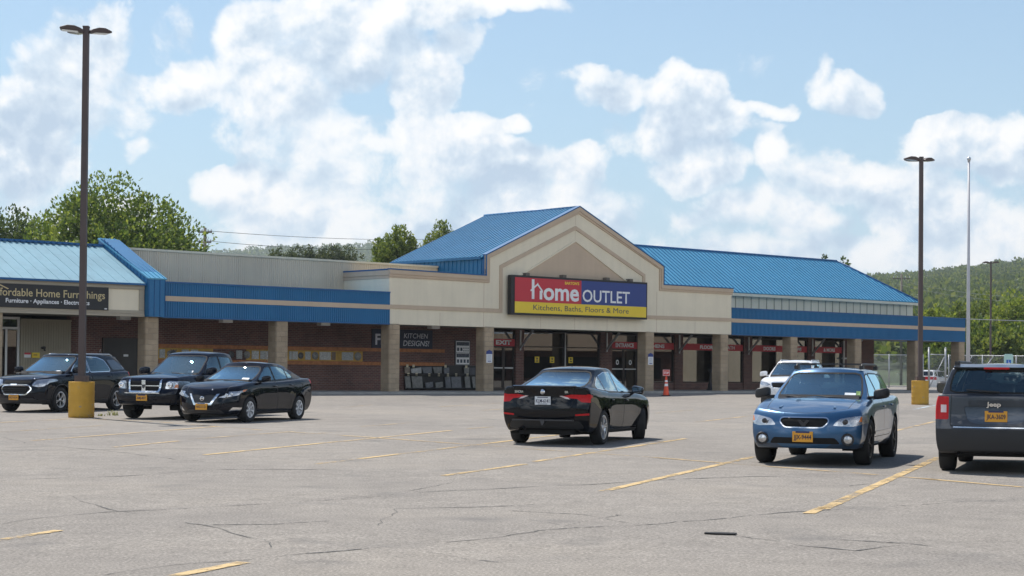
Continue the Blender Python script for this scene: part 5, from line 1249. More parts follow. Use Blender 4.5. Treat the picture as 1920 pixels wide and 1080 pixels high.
    for sg in (1, -1):
        y = sg*.53; mb = MB(); mb.poly_tube([(.05, y, 1.50), (-.02, y, 1.555), (-.2, y, 1.56), (-1.4, y*.98, 1.56), (-1.62, y*.97, 1.55), (-1.72, y*.96, 1.50)], .017, 8); mb.box(-.08, .1, y-.03, y+.03, 1.475, 1.535); mb.box(-1.75, -1.58, y*.96-.03, y*.96+.03, 1.47, 1.53); mb.build('roof_rail', PL, r)
    for x in (-.32, -1.15):
        mb = MB(); mb.box(x-.02, x+.02, -.53, .53, 1.555, 1.575); mb.build('crossbar', PL, r)
    for sg in (1, -1):
        mb = MB(); mb.prism([(1.35, sg*.34), (1.85, sg*.42), (1.87, sg*.46), (1.35, sg*.40)], .80, .80, 'z') if False else mb.hexa([(1.2, sg*.30, .985), (1.95, sg*.40, .865), (1.95, sg*.44, .86), (1.2, sg*.36, .982), (1.2, sg*.31, 1.008), (1.95, sg*.405, .888), (1.95, sg*.435, .886), (1.2, sg*.35, 1.006)]); bmesh.ops.recalc_face_normals(mb.bm, faces=list(mb.bm.faces)); mb.build('bonnet_crease', BLUE, by['bonnet'][0])
    mb = MB(); mb.quad((.93, .40, 1.06), (.95, .58, 1.05), (.885, .575, 1.10), (.88, .40, 1.105)); mb.build('windscreen_sticker', CM['sticker'], r)
    mb = MB(); mb.quad((.95, .585, 1.05), (.955, .65, 1.045), (.87, .645, 1.13), (.885, .58, 1.13)); mb.build('inspection_sticker', CM['stickg'], r)
    place(r, 5.21, 28.87, TOWARD); return r
# ------------------------------------------------ boxy utility vehicle at the right edge, from behind
def patriot():
    wb = 1.3175; xr, xf = -2.27, 2.14
    top = [(-2.27, 1.10), (-2.1, 1.125), (-.5, 1.115), (.6, 1.10), (1.0, 1.09), (1.6, 1.06), (2.0, 1.0), (2.14, .93)]
    cuts = []
    cuts += both('door', GREY, 'y', rounded([(.92, .40), (.94, 1.03), (.90, 1.085), (-.08, 1.10), (-.12, .40)], .04), GAP)
    cuts += both('door', GREY, 'y', rounded([(-.15, .40), (-.11, 1.10), (-1.02, 1.105), (-1.06, .85), (-.93, .66), (-.78, .40)], .04), GAP)
    cuts += [('tailgate', GREY, 'x', -1, rounded([(-.62, 1.16), (.62, 1.16), (.64, .68), (-.64, .68)], .03), {'gap': .010, 'n': .1})]
    cuts += [('plate_recess', paint('recess_grey', (.045, .06, .085), .5, .3), 'x', -1, rounded([(-.46, .96), (.46, .96), (.40, .76), (.30, .715), (-.30, .715), (-.40, .76)], .05), {'n': .1, 'over': ('tailgate',), 'off': -.012})]
    cuts += [('tailgate_bar', GREY, 'x', -1, rounded([(-.47, 1.03), (.47, 1.03), (.47, .955), (-.47, .955)], .02), {'n': .1, 'over': ('tailgate',), 'off': .022})]
    cuts += both('tail_light', CM['red'], 'x', rounded([(.665, 1.10), (.86, 1.10), (.87, .77), (.67, .77)], .02), {'sgn': -1, 'n': .3, 'rim_': .0, 'also': [('y', 0, [(-2.3, .77), (-2.10, .77), (-2.10, 1.10), (-2.3, 1.10)])]}) if False else both('tail_light', CM['red'], 'x', rounded([(.665, 1.10), (.88, 1.10), (.88, .77), (.67, .77)], .02), {'sgn': -1, 'n': .3, 'also': [('y', 0, [(-2.3, .77), (-2.08, .77), (-2.08, 1.10), (-2.3, 1.10)])]})
    cuts += both('reversing_light', CM['redpale'], 'x', [(.70, .98), (.78, .98), (.78, .87), (.70, .87)], {'sgn': -1, 'n': .3, 'over': ('tail_light',)})
    cuts += [('bumper', CM['plastic_grey'], 'x', -1, [(-.95, .25), (.95, .25), (.95, .635), (-.95, .635)], {'n': -.3})]
    cuts += [('bumper_strip', CH, 'x', -1, [(-.60, .655), (.60, .655), (.60, .672), (-.60, .672)], {'n': .0})]
    cuts += both('side_cladding', CM['plastic_grey'], 'y', [(-2.3, .25), (2.2, .25), (2.2, .42), (-2.3, .42)], {'n': -.1})
    sw = [[(.62, 1.145), (.75, 1.15), (.48, 1.49), (-.04, 1.52), (-.08, 1.15)], [(-.15, 1.15), (-.11, 1.52), (-.92, 1.515), (-1.0, 1.15)], [(-1.10, 1.16), (-1.02, 1.51), (-1.85, 1.475), (-1.98, 1.17)]]
    cuts += sidewin([rounded(p, .04) for p in sw], GM, PL)
    cuts += screen('windscreen', 1, [(-.66, 1.13), (.66, 1.13), (.59, 1.51), (-.59, 1.51)], GL)
    cuts += screen('rear_window', -1, [(-.66, 1.17), (.66, 1.17), (.575, 1.49), (-.575, 1.445)], GM)
    c = dict(name='grey_suv', label='dark grey boxy SUV seen from behind at the edge of the photo, gold plate', cat='car', xr=xr, xf=xf, wb=2*wb, wr=.345, paint=GREY, top=top,
             bot=[(-2.27, .32), (-1.9, .27), (1.8, .24), (2.14, .28)], W=[(-2.27, .82), (-2.1, .86), (-1.3, .875), (0, .875), (1.3, .875), (2.0, .85), (2.14, .80)], side=[(0, .94), (.12, .985), (.35, 1.0), (.7, 1.0), (.88, .99), (1, .95)],
             fp=[(0, -.04), (.3, 0), (1, -.05)], rp=[(0, .03), (.25, .0), (.42, .0), (.5, .045), (1, .06)], cf=.15, cr=.10, crown=.02, flare=.03, flare_z=.6, lip=.045, lipmat=CM['plastic_grey'],
             gh=dict(rb=-2.19, rr=-2.05, fb=1.12, fr=.55, cf=.12, cr=.07, zb=-.03, crown=.05, floor=.68, roof=[(-2.1, 1.50), (-1.5, 1.54), (-.6, 1.55), (.2, 1.535), (.5, 1.50)], Wb=[(-2.3, .77), (-1.2, .80), (-.4, .805), (.6, .80), (1.2, .74)], Wr=[(-2.1, .63), (-.5, .66), (.5, .63)]),
             cuts=cuts, clear=.22, track=1.52, ww=.215, rim=dict(n=5, wi=.07, wo=.08, rim=.64, a0=.1), rimmat=CM['silver'], seat_x=-.05, seat_h=.30, mirror=(.74, 1.10, 1.25), mirmat=PL, handles=((.02, .93, .875), (-.90, .94, .87)))
    r, by = make_car(c)
    plate(r, 'p', -2.222, 0, .745, .31, .155, 'JKA-3609', 'gold', -1)
    me, tw = text_mesh('Jeep', .03); mb = MB(); w = .20; mb.mesh(me, Matrix(((0, 0, 0, -2.262), (-w/tw, 0, 0, .03+w/2), (0, .065, 0, .965), (0, 0, 0, 1)))); mb.build('badge_lettering', CH, r)
    mb = MB(); mb.box(-2.155, -2.10, -.18, .18, 1.495, 1.525); bmesh.ops.bevel(mb.bm, geom=list(mb.bm.edges), offset=.008, segments=2, affect='EDGES'); mb.build('high_brake_light', CM['red'], r)
    mb = MB(); mb.prism([(-2.14, 1.525), (-1.9, 1.572), (-1.9, 1.54), (-2.10, 1.50)], -.6, .6, 'v'); mb.build('roof_spoiler', GREY, r)
    for sg in (1, -1):
        mb = MB(); y = sg*.57; mb.poly_tube([(.25, y, 1.54), (.1, y, 1.60), (-1.75, y, 1.60), (-1.9, y, 1.54)], .02, 8); mb.box(-1.95, -1.8, y-.035, y+.035, 1.53, 1.61); mb.build('roof_rail', PL, r)
    mb = MB(); mb.tube((-2.24, -.05, 1.17), (-2.18, .42, 1.20), .012, n=6); mb.build('rear_wiper', PL, r)
    mb = MB(); mb.tube((-2.20, .52, .30), (-1.9, .52, .32), .03, n=12, cap=False); mb.build('exhaust_pipe', CM['gun'], r)
    place(r, 7.68, 27.23, AWAY); return r
# ------------------------------------------------ crossovers
def crossover(label, PAINT, white=False):
    wb = 1.4285 if not white else 1.335; xr, xf = (-2.39, 2.38) if not white else (-2.30, 2.28)
    top = [(xr, 1.10), (xr+.12, 1.16), (-1.2, 1.13), (-.2, 1.10), (.8, 1.075), (1.2, 1.06), (1.75, 1.0), (2.15, .90), (xf, .78)]
    cuts = []
    cuts += both('door', PAINT, 'y', rounded([(.98, .38), (1.0, .99), (.95, 1.05), (-.06, 1.085), (-.12, .38)], .05), GAP)
    cuts += both('door', PAINT, 'y', rounded([(-.15, .38), (-.09, 1.085), (-1.06, 1.11), (-1.12, .90), (-.98, .68), (-.82, .38)], .05), GAP)
    if not white:
        hexg = [(-.40, .72), (.40, .72), (.47, .64), (.34, .50), (-.34, .50), (-.47, .64)]
        cuts += [('grille', CM['void'], 'x', 1, rounded(hexg, .03), {'n': .0, 'rim_': .032, 'rimmat': CH, 'rimname': 'grille_surround', 'rimoff': .012})]
        cuts += [('upper_grille', CM['void'], 'x', 1, [(-.44, .80), (.44, .80), (.44, .875), (-.44, .875)], {'n': .0})]
        cuts += both('headlight', CM['lens'], 'x', rounded([(.47, .745), (.60, .70), (.78, .715), (.90, .86), (.90, .93), (.56, .90)], .03), {'n': .03, 'also': [('y', 0, [(1.75, .93), (2.1, .74), (2.35, .72), (2.35, .86), (2.0, .925)])]})
        cuts += [('lower_grille', PL, 'x', 1, rounded([(-.62, .24), (.62, .24), (.56, .38), (-.56, .38)], .04), {'n': -.3})]
    else:
        cuts += [('grille', CM['void'], 'x', 1, rounded([(-.42, .86), (.42, .86), (.38, .70), (-.38, .70)], .03), {'n': .0, 'rim_': .02, 'rimmat': CH, 'rimname': 'grille_surround', 'rimoff': .012})]
        cuts += both('headlight', CM['lens'], 'x', rounded([(.45, .80), (.62, .74), (.86, .80), (.90, .92), (.60, .88)], .03), {'n': .03, 'also': [('y', 0, [(1.7, .95), (2.05, .80), (2.3, .77), (2.3, .87), (2.0, .92)])]})
        cuts += [('lower_grille', PL, 'x', 1, rounded([(-.85, .26), (.85, .26), (.80, .60), (.60, .62), (.50, .46), (-.50, .46), (-.60, .62), (-.80, .60)], .04), {'n': -.3})]
    cuts += both('side_cladding', PL, 'y', [(-2.4, .22), (2.4, .22), (2.4, .345), (-2.4, .345)], {'n': -.1})
    sw = [[(.66, 1.12), (.80, 1.13), (.30, 1.50), (-.02, 1.545), (-.06, 1.13)], [(-.13, 1.13), (-.09, 1.548), (-.66, 1.54), (-1.0, 1.46), (-1.20, 1.19), (-1.15, 1.155)]]
    cuts += sidewin([rounded(p, .05) for p in sw], GM, CH if not white else PL, .022)
    cuts += sidewin([rounded([(-1.36, 1.19), (-1.18, 1.47), (-1.62, 1.49), (-2.06, 1.27), (-2.02, 1.20)], .03)], GD, PL, .008)
    cuts += screen('windscreen', 1, [(-.70, 1.09), (.70, 1.09), (.575, 1.55), (-.575, 1.55)], GL)
    cuts += screen('rear_window', -1, [(-.58, 1.22), (.58, 1.22), (.50, 1.52), (-.50, 1.52)], GD)
    cuts += both('tail_light', CM['red'], 'y', [(-2.4, .88), (-2.14, .92), (-2.06, 1.12), (-2.2, 1.15), (-2.4, 1.15)], {'n': .0, 'also': [('x', -1, [(.60, .90), (.92, .88), (.92, 1.15), (.64, 1.10)])]})
    c = dict(name='white_suv' if white else 'black_suv', label=label, cat='car', xr=xr, xf=xf, wb=2*wb, wr=.35, paint=PAINT, top=top,
             bot=[(xr, .42), (-2.0, .28), (-1.6, .23), (1.8, .22), (xf, .25)], W=[(xr, .80), (-2.1, .87), (-1.3, .91), (0, .915), (1.3, .91), (2.0, .87), (xf, .78)], side=SIDE,
             fp=[(0, -.06), (.3, 0), (.6, -.01), (.85, -.05), (1, -.14)], rp=[(0, .07), (.3, 0), (.6, .02), (1, .07)], cf=.32, cr=.2, crown=.035, flare=.022, lip=.03, lipmat=PL if not white else PAINT, arch=.415,
             gh=dict(rb=xr+.12, rr=-1.88, fb=1.28, fr=.28, cf=.20, cr=.12, fpow=.95, rpow=1, zb=-.03, crown=.05, floor=.70, roof=[(-2.0, 1.545), (-1.4, 1.61), (-.6, 1.635), (.1, 1.61), (.35, 1.555)], Wb=[(xr, .72), (-1.2, .79), (-.4, .82), (.6, .81), (1.3, .75)], Wr=[(-2.0, .55), (-.5, .61), (.4, .59)]),
             cuts=cuts, clear=.22, track=1.57, ww=.225, rim=dict(n=5, wi=.05, wo=.05, split=.12, rim=.66, a0=.25), rimmat=CM['silver'], seat_x=.0, seat_h=.28, mirror=(.80, 1.09, 1.05), handles=((.06, .95, .915), (-.98, .985, .905)))
    r, by = make_car(c)
    if not white:
        mb = MB(); Y_ = lambda x: 2.395; mb.box(2.33, 2.372, -.42, .42, .755, .775); mb.hexa([(2.33, -.10, .75), (2.40, -.10, .75), (2.40, .10, .75), (2.33, .10, .75), (2.33, -.10, .785), (2.395, -.10, .785), (2.395, .10, .785), (2.33, .10, .785)]); mb.build('chrome_bar', CH, r)
        plate(r, 'p', 2.395, 0, .335, .31, .15, 'HGY-8154', 'gold', 1)
        mb = MB(); mb.quad((1.02, .36, 1.13), (1.04, .55, 1.12), (.97, .55, 1.16), (.96, .36, 1.165)); mb.build('windscreen_sticker', CM['sticker'], r)
        mb = MB(); mb.tube((-1.55, .1, 1.61), (-1.75, .1, 1.80), .006); mb.build('roof_antenna', PL, r)
        for sg in (1, -1):
            mb = MB(); mb.poly_tube([(.0, sg*.55, 1.60), (-.1, sg*.55, 1.645), (-1.5, sg*.54, 1.645), (-1.65, sg*.53, 1.60)], .016, 8); mb.build('roof_rail', CM['silver'], r)
        for k in range(3):
            mb = MB(); mb.box(2.345, 2.36, -.38, .38, .53+k*.055, .538+k*.055); mb.build('grille_slat', CM['gun'], by['grille'][0])
    else:
        for sg in (1, -1):
            mb = MB(); mb.poly_tube([(.0, sg*.55, 1.60), (-.1, sg*.55, 1.66), (-1.5, sg*.54, 1.66), (-1.65, sg*.53, 1.60)], .02, 8); mb.build('roof_rail', CM['silver'], r)
            Mx = Matrix.Rotation(R(90), 4, 'Y'); mb = MB(); mb.lathe([(.001, .0), (.075, -.005), (.08, -.05)], 16, (2.10, sg*.70, .50), Mx, cap=False); mb.build('fog_lamp', CM['lens'], r)
    return r
# ------------------------------------------------ pickup
def pickup():
    wb = 1.6675; xr, xf = -3.0, 2.52
    top = [(-3.0, 1.12), (-1.2, 1.13), (-.9, 1.13), (.4, 1.12), (.9, 1.115), (1.3, 1.11), (1.9, 1.08), (2.3, 1.03), (2.52, .97)]
    cuts = []
    cuts += both('door', NAVY, 'y', rounded([(1.0, .42), (1.02, 1.06), (.98, 1.10), (-.02, 1.115), (-.06, .42)], .05), GAP)
    cuts += both('door', NAVY, 'y', rounded([(-.09, .42), (-.05, 1.115), (-.78, 1.12), (-.80, .42)], .05), GAP)
    cuts += [('bonnet', NAVY, 'z', 1, [(1.22, -.66), (2.2, -.56), (2.42, -.4), (2.42, .4), (2.2, .56), (1.22, .66)], {'gap': .009, 'n': .4})]
    cuts += both('headlight', CM['lens'], 'x', rounded([(.55, .76), (.90, .77), (.90, .955), (.60, .965)], .04), {'n': .0, 'also': [('y', 0, [(2.28, .77), (2.6, .76), (2.6, .95), (2.30, .945)])]})
    cuts += both('indicator', CM['amber'], 'x', [(.77, .79), (.92, .79), (.92, .88), (.80, .87)], {'n': .3, 'over': ('headlight',)})
    G = [(-.43, .97), (.43, .97), (.40, .70), (-.40, .70)]
    cuts += [('grille', CM['void'], 'x', 1, rounded(G, .04), {'n': .0, 'rim_': .05, 'rimmat': CH, 'rimname': 'grille_surround', 'rimoff': .03})]
    cuts += [('bumper', paint('bumper_navy', (.006, .008, .014)), 'x', 1, [(-1.0, .36), (1.0, .36), (1.0, .635), (-1.0, .635)], {'n': -.3, 'off': .05})]
    sw = [[(.62, 1.16), (.78, 1.17), (.42, 1.56), (.0, 1.60), (-.02, 1.17)], [(-.09, 1.17), (-.07, 1.60), (-.68, 1.57), (-.74, 1.18)]]
    cuts += sidewin([rounded(p, .05) for p in sw], GM, PL)
    cuts += screen('windscreen', 1, [(-.70, 1.14), (.70, 1.14), (.58, 1.60), (-.58, 1.60)], GL)
    cuts += screen('rear_window', -1, [(-.60, 1.20), (.60, 1.20), (.54, 1.55), (-.54, 1.55)], GD)
    cuts += [('cargo_bed', CM['void'], 'z', 1, [(-2.85, -.70), (-1.05, -.70), (-1.05, .70), (-2.85, .70)], {'n': .4, 'off': -.05})]
    c = dict(name='dark_pickup_truck', label='dark navy pickup truck with chrome crosshair grille parked between two black vehicles', cat='pickup truck', xr=xr, xf=xf, wb=2*wb, wr=.365, paint=NAVY, top=top,
             bot=[(xr, .50), (-2.0, .42), (-1.2, .36), (1.2, .36), (xf, .40)], W=[(xr, .86), (-2, .885), (0, .89), (1.6, .89), (2.2, .87), (xf, .83)], side=[(0, .92), (.15, .98), (.5, 1), (.8, .985), (.93, .95), (1, .89)],
             fp=[(0, -.05), (.3, 0), (.45, 0), (.5, -.07), (.85, -.07), (1, -.14)], rp=[(0, .04), (.3, 0), (1, .02)], cf=.18, cr=.06, crown=.045, flare=.03, flare_z=.62, arch=.43,
             gh=dict(rb=-.98, rr=-.84, fb=1.20, fr=.36, cf=.14, cr=.05, zb=-.03, crown=.05, floor=.68, roof=[(-.9, 1.645), (-.4, 1.695), (.1, 1.685), (.4, 1.62)], Wb=[(-1, .79), (-.4, .81), (.6, .81), (1.25, .76)], Wr=[(-.9, .60), (-.3, .63), (.4, .60)]),
             cuts=cuts, clear=.32, track=1.60, ww=.235, rim=dict(n=5, wi=.07, wo=.09, rim=.62, a0=.1), rimmat=CM['silver'], seat_x=.05, seat_h=.30, mirror=(.84, 1.12, 1.15), handles=((.06, .97, .885),))
    r, by = make_car(c)
    # crosshair bars over the grille mesh
    gb = by['grille'][0]
    mb = MB(); mb.box(2.455, 2.50, -.055, .055, .69, .98); mb.box(2.46, 2.49, -.42, -.055, .825, .85); mb.box(2.46, 2.49, .055, .42, .825, .85); mb.build('crosshair_bar', CH, gb)
    mb = MB(); mb.prism([(-.035, .80), (0, .77), (.035, .80), (.045, .87), (-.045, .87)], 2.50, 2.512, 'u'); mb.build('emblem', CM['gun'], gb)
    mb = MB(); mb.box(2.545, 2.575, -.50, .50, .645, .668); mb.build('bumper_strip', CH, by['bumper'][0])
    plate(r, 'p', 2.58, 0, .46, .31, .15, 'AMJ-4071', 'gold', 1)
    mb = MB(); mb.quad((.98, .36, 1.18), (1.0, .52, 1.175), (.93, .52, 1.225), (.92, .36, 1.23)); mb.build('windscreen_sticker', CM['sticker'], r)
    lamp_bowls(r, [(2.42, .70, .865, .07)], 'chrome')
    place(r, -8.41, 46.66, TOWARD); return r
sentra(); versa(); outback(); patriot(); pickup()
r_ = crossover('black crossover with a chrome six sided grille behind the yellow pole base', MIDN); place(r_, -12.98, 51.04, TOWARD)
r_ = crossover('white SUV parked behind the blue wagon, black lower bumper', WHITE, True); place(r_, 10.07, 62.4, TOWARD)
# ================================================================== poles, fence, signs, small things
MAT['pole'] = M('bronze_pole', (.085, .062, .058), .55, var=.12, vs=1, spec=.4)
MAT['polebase'] = M('yellow_concrete', (.60, .345, .05), .75, var=.12, vs=2.5, bump=.35, bs=18, streak=.22)
def chipped(m):
    nt = m.node_tree; b = nt.nodes['Principled BSDF']; tc = N(nt, 'ShaderNodeTexCoord'); no = N(nt, 'ShaderNodeTexNoise', i_Scale=5.5, i_Detail=8, i_Roughness=.7); nt.links.new(tc.outputs['Object'], no.inputs['Vector'])
    f = ramp(nt, no.outputs['Fac'], [(.60, (0, 0, 0)), (.645, (1, 1, 1))]); old = b.inputs['Base Color'].links[0].from_socket
    nt.links.new(mixc(nt, f, old, (.30, .27, .22)), b.inputs['Base Color'])
chipped(MAT['polebase'])
MAT['galv'] = M('galvanised_steel', (.42, .43, .44), .45, metal=.5, var=.1)
MAT['lampglass'] = M('lamp_lens', (.55, .55, .52), .2, coat=.5)
def pole_base(mb, r, h):
    prof = []; n = 14
    for k in range(n+1):
        z = h*k/n; prof += [(r*(1.0+.012*math.sin(k*2.1)), z), (r*(.985), min(h, z+h/n*.82))]
    prof = [(r*.99, 0)]+prof[1:-1]+[(r*.99, h-.02), (r*.93, h), (.02, h+.01)]
    return mb.lathe(prof, 28)
def lamp_post(x, y, label, top, base=True, w=.165, heads=(190, 42, 135), hl=.66, bh=.92):
    z = gz(x, y); r = empty('lamp_post', (x, y, z), 0, label, 'lamp post', 'lamp posts in the parking lot')
    if base:
        mb = MB(); pole_base(mb, .33, bh); mb.build('concrete_base', MAT['polebase'], r)
        mb = MB(); mb.box(-w*.95, w*.95, -w*.95, w*.95, bh, bh+.16); mb.build('base_cover', MAT['pole'], r)
    mb = MB(); h = w/2; t = h*.86
    mb.hexa([(-h, -h, bh if base else 0), (h, -h, bh if base else 0), (h, h, bh if base else 0), (-h, h, bh if base else 0), (-t, -t, top), (t, -t, top), (t, t, top), (-t, t, top)])
    mb.box(-t*1.1, t*1.1, -t*1.1, t*1.1, top, top+.04)
    p = mb.build('pole', MAT['pole'], r)
    for a in heads:
        Rm = Matrix.Rotation(R(a), 4, 'Z') @ Matrix.Rotation(R(-4), 4, 'Y')
        prof = [(.05, .0), (.14, .06), (.30, .105), (.48, .10), (hl, .03), (hl, -.015), (.10, -.03), (.05, -.03)]
        mb = MB(); mb.prism(prof, -.17, .17, 'v')
        bmesh.ops.bevel(mb.bm, geom=[e for e in mb.bm.edges], offset=.012, segments=1, affect='EDGES')
        for v in mb.bm.verts:
            v.co.y *= .75+.25*min(1, v.co.x/.3) if v.co.x < .3 else 1.0
            v.co = Rm @ v.co + Vector((0, 0, top-.10))
        hd = mb.build('lamp_head', MAT['pole'], r)
        mb = MB(); mb.box(.2, hl-.05, -.13, .13, -.032, -.024)
        for v in mb.bm.verts: v.co = Rm @ v.co + Vector((0, 0, top-.10))
        mb.build('lens', MAT['lampglass'], hd)
    return r
g = gnd(147, 783); H_L = gnd(147, 783)
def top_at(px, py, x, y): return H+ray(px, py)[1]*y - gz(x, y)
pl = gnd(147, 783.5); lamp_post(pl.x, pl.y+.3, 'tall brown lamp post with three heads on a yellow concrete base by the black crossover', top_at(157, 52, pl.x, pl.y+.3))
pr = gnd(1728.5, 759); lamp_post(pr.x, pr.y+.3, 'brown lamp post on a yellow concrete base behind the blue wagon', top_at(1730, 296, pr.x, pr.y+.3))
fx, fy = ray(1857.5, 600)[0]*137, 137.0; lamp_post(fx, fy, 'distant slim lamp post with two heads beyond the chain link fence', top_at(1857.7, 491, fx, fy), False, .13, (180, 0), .62, 0)
# flagpole
fp_ = (15.62, 60.26); z = gz(*fp_); r = empty('flagpole', (*fp_, z), 0, 'tall bare white flagpole with a ball on top', 'flagpole')
ht = top_at(1817.5, 303, *fp_); mb = MB(); mb.tube((0, 0, 0), (0, 0, ht), .078, .034, 16); mb.build('pole', M('flagpole_grey', (.50, .50, .53), .45), r)
mb = MB(); mb.lathe([(.001, -.075), (.05, -.055), (.075, 0), (.05, .055), (.001, .075)], 14, (0, 0, ht+.09)); mb.tube((0, 0, ht), (0, 0, ht+.03), .05); mb.build('ball', MAT['alu'], r)
mb = MB(); mb.tube((-.06, -.04, 1.2), (-.045, -.02, ht), .006, n=5); mb.build('halyard', MAT['white'], r)
mb = MB(); mb.lathe([(.16, 0), (.15, .05), (.09, .09)], 16); mb.build('base_collar', MAT['alu'], r)
# traffic cone with a STOP board
cp = gnd(1249, 742.5); r = empty('traffic_cone', cp, R(-8), 'orange traffic cone with white bands and a small red STOP board on top', 'traffic cone')
MAT['orange_pl'] = M('cone_orange', (.80, .085, .025), .5, var=.06); MAT['cone_red'] = M('stop_red', (.62, .05, .035), .5)
mb = MB(); mb.box(-.19, .19, -.19, .19, 0, .035); bmesh.ops.bevel(mb.bm, geom=list(mb.bm.edges), offset=.01, segments=1, affect='EDGES'); mb.build('base', CM['tyre'], r)
mb = MB(); mb.lathe([(.14, .035), (.135, .06), (.085, .40), (.045, .72), (.032, .84), (.001, .84)], 20); cb = mb.build('cone', MAT['orange_pl'], r)
for a, b, ra, rb in ((.42, .53, .084, .072), (.60, .68, .064, .054)):
    mb = MB(); mb.lathe([(ra, a), (rb, b)], 20, cap=False); mb.build('reflective_band', MAT['signwhite'], r)
mb = MB(); mb.tube((0, 0, .83), (0, 0, .90), .014); mb.box(-.15, .15, -.012, .012, .86, 1.13); sb = mb.build('stop_board', MAT['cone_red'], r)
mb = MB(); strip(mb, [(-.14, .87), (-.14, 1.12), (.14, 1.12), (.14, .87), (-.14, .87)], .012, -.015, -.0125); me, tw = text_mesh('STOP', .03); mb.mesh(me, Matrix(((.21/tw, 0, 0, -.105), (0, 0, 0, -.016), (0, .095, 0, .95), (0, 0, 0, 1)))); mb.build('lettering', MAT['signwhite'], sb)
# rubber strip lying on the asphalt
a = gnd(1322, 1001); b = gnd(1380, 1003); c = (a+b)/2; r = MB(); d = (b-a).normalized(); n = Vector((-d.y, d.x, 0))
pts = [a-n*.05, a+d*.1-n*.07, b-n*.05, b+n*.06, a+d*.12+n*.07, a+n*.02]
for p in pts: p.z = 0
mbz = [(p.x-c.x, p.y-c.y) for p in pts]; r.prism(mbz, .004, .016, 'z'); o = r.build('rubber_strip', CM['tyre'], None, label='flat black rubber strip lying on the open asphalt in the foreground', cat='debris'); o.location = (c.x, c.y, gz(c.x, c.y))
# weeds at the foot of the near lamp post
MAT['weed'] = M('weed_green', (.42, .42, .14), .8, var=.35, vs=12)
for px, py, n_, hh, l in ((212, 779, 22, .17, 'larger tuft of yellow green weeds on the asphalt beside the dark pickup'), (163, 782, 9, .08, 'small weed tuft at the left foot of the yellow lamp base'), (188, 780, 12, .08, 'low weed tuft at the right foot of the yellow lamp base')):
    p = gnd(px, py); rw = random.Random(px); mb = MB()
    for k in range(n_):
        a = rw.random()*6.28; d = Vector((math.cos(a), math.sin(a), 0)); s = rw.gauss(0, .09); q = Vector((s, rw.gauss(0, .08), 0)); h = hh*(.4+.6*rw.random()); w = Vector((-d.y, d.x, 0))*.012
        t1 = q+d*h*.3+Vector((0, 0, h*.6)); t2 = q+d*h*.7+Vector((0, 0, h))
        mb.quad(q-w, q+w, t1+w, t1-w); mb.bm.faces.new([mb.bm.verts.new(v) for v in (t1-w, t1+w, t2)])
    o = mb.build('weed_tuft', MAT['weed'], None, label=l, cat='weed', group='weeds on the asphalt'); o.location = p
# chain link fence and gate beyond the end of the canopy
def linkmat():
    m, nt, b = newmat('chain_link'); out = nt.nodes['Material Output']; b.inputs['Base Color'].default_value = (.40, .41, .42, 1); b.inputs['Roughness'].default_value = .5; b.inputs['Metallic'].default_value = .4
    tc = N(nt, 'ShaderNodeTexCoord'); sp = N(nt, 'ShaderNodeSeparateXYZ'); nt.links.new(tc.outputs['Object'], sp.inputs[0])
    k = 1/.062
    u = math_(nt, 'MULTIPLY', math_(nt, 'ADD', sp.outputs[0], sp.outputs[2]), k); v = math_(nt, 'MULTIPLY', math_(nt, 'SUBTRACT', sp.outputs[0], sp.outputs[2]), k)
    f = math_(nt, 'MAXIMUM', math_(nt, 'GREATER_THAN', math_(nt, 'FRACT', u), .90), math_(nt, 'GREATER_THAN', math_(nt, 'FRACT', v), .90))
    tr = N(nt, 'ShaderNodeBsdfTransparent'); mx = N(nt, 'ShaderNodeMixShader'); nt.links.new(f, mx.inputs[0]); nt.links.new(tr.outputs[0], mx.inputs[1]); nt.links.new(b.outputs[0], mx.inputs[2]); nt.links.new(mx.outputs[0], out.inputs[0]); return m
MAT['link'] = linkmat()
FY = 125.0; fxp = lambda px: ray(px, 690)[0]*FY
def fence(name, label, cat, x0, x1, posts, h=2.35, y=FY, tall=()):
    z = .58; r = empty(name, (x0, y, z), 0, label, cat)
    mb = MB(); mb.quad((0, 0, .05), (x1-x0, 0, .05), (x1-x0, 0, h), (0, 0, h)); mb.build('wire_mesh', MAT['link'], r)
    for i, px in enumerate(posts):
        mb = MB(); hh = h+.05 if px not in tall else 2.85; mb.tube((px-x0, .03, 0), (px-x0, .03, hh), .045 if px not in tall else .07, n=10); mb.lathe([(.08, 0), (.06, .05), (.001, .08)], 10, (px-x0, .03, hh)) if px in tall else None; mb.build('post', MAT['galv'], r)
    mb = MB(); mb.tube((0, .03, h), (x1-x0, .03, h), .03, n=8); mb.tube((0, .03, .1), (x1-x0, .03, .1), .02, n=8); mb.build('top_rail', MAT['galv'], r)
    return r
gx = [fxp(1740), fxp(1771)]
gt = fence('chain_link_gate', 'chain link gate with tall capped posts seen through the end of the blue canopy', 'gate', gx[0], gx[1], gx, 2.4, FY-.3, gx)
mb = MB(); mb.tube((.1, .0, .2), (gx[1]-gx[0]-.1, .0, 2.2), .03, n=8); mb.build('diagonal_brace', MAT['galv'], gt)
mb = MB(); mb.tube((0.05, .0, 1.2), (gx[1]-gx[0]-.05, .0, 1.2), .02, n=8); mb.build('mid_rail', MAT['galv'], gt)
x0 = gx[1]+.3; x1 = 62; ps = [x0+.0]+[x0+2.4*k for k in range(1, 10)]
fn = fence('chain_link_fence', 'long chain link fence in front of the trees right of the building', 'fence', x0, x1, ps)
for q in (.05, fxp(1820)-x0):
    mb = MB(); mb.tube((q, -.05, .15), (q+1.6, -.05, 2.3), .035, n=8); mb.build('diagonal_brace', MAT['galv'], fn)
fence('chain_link_fence', 'short chain link fence left of the gate behind the block columns', 'fence', 22, gx[0]-.3, [22, 24.4, 26.8, gx[0]-.35])
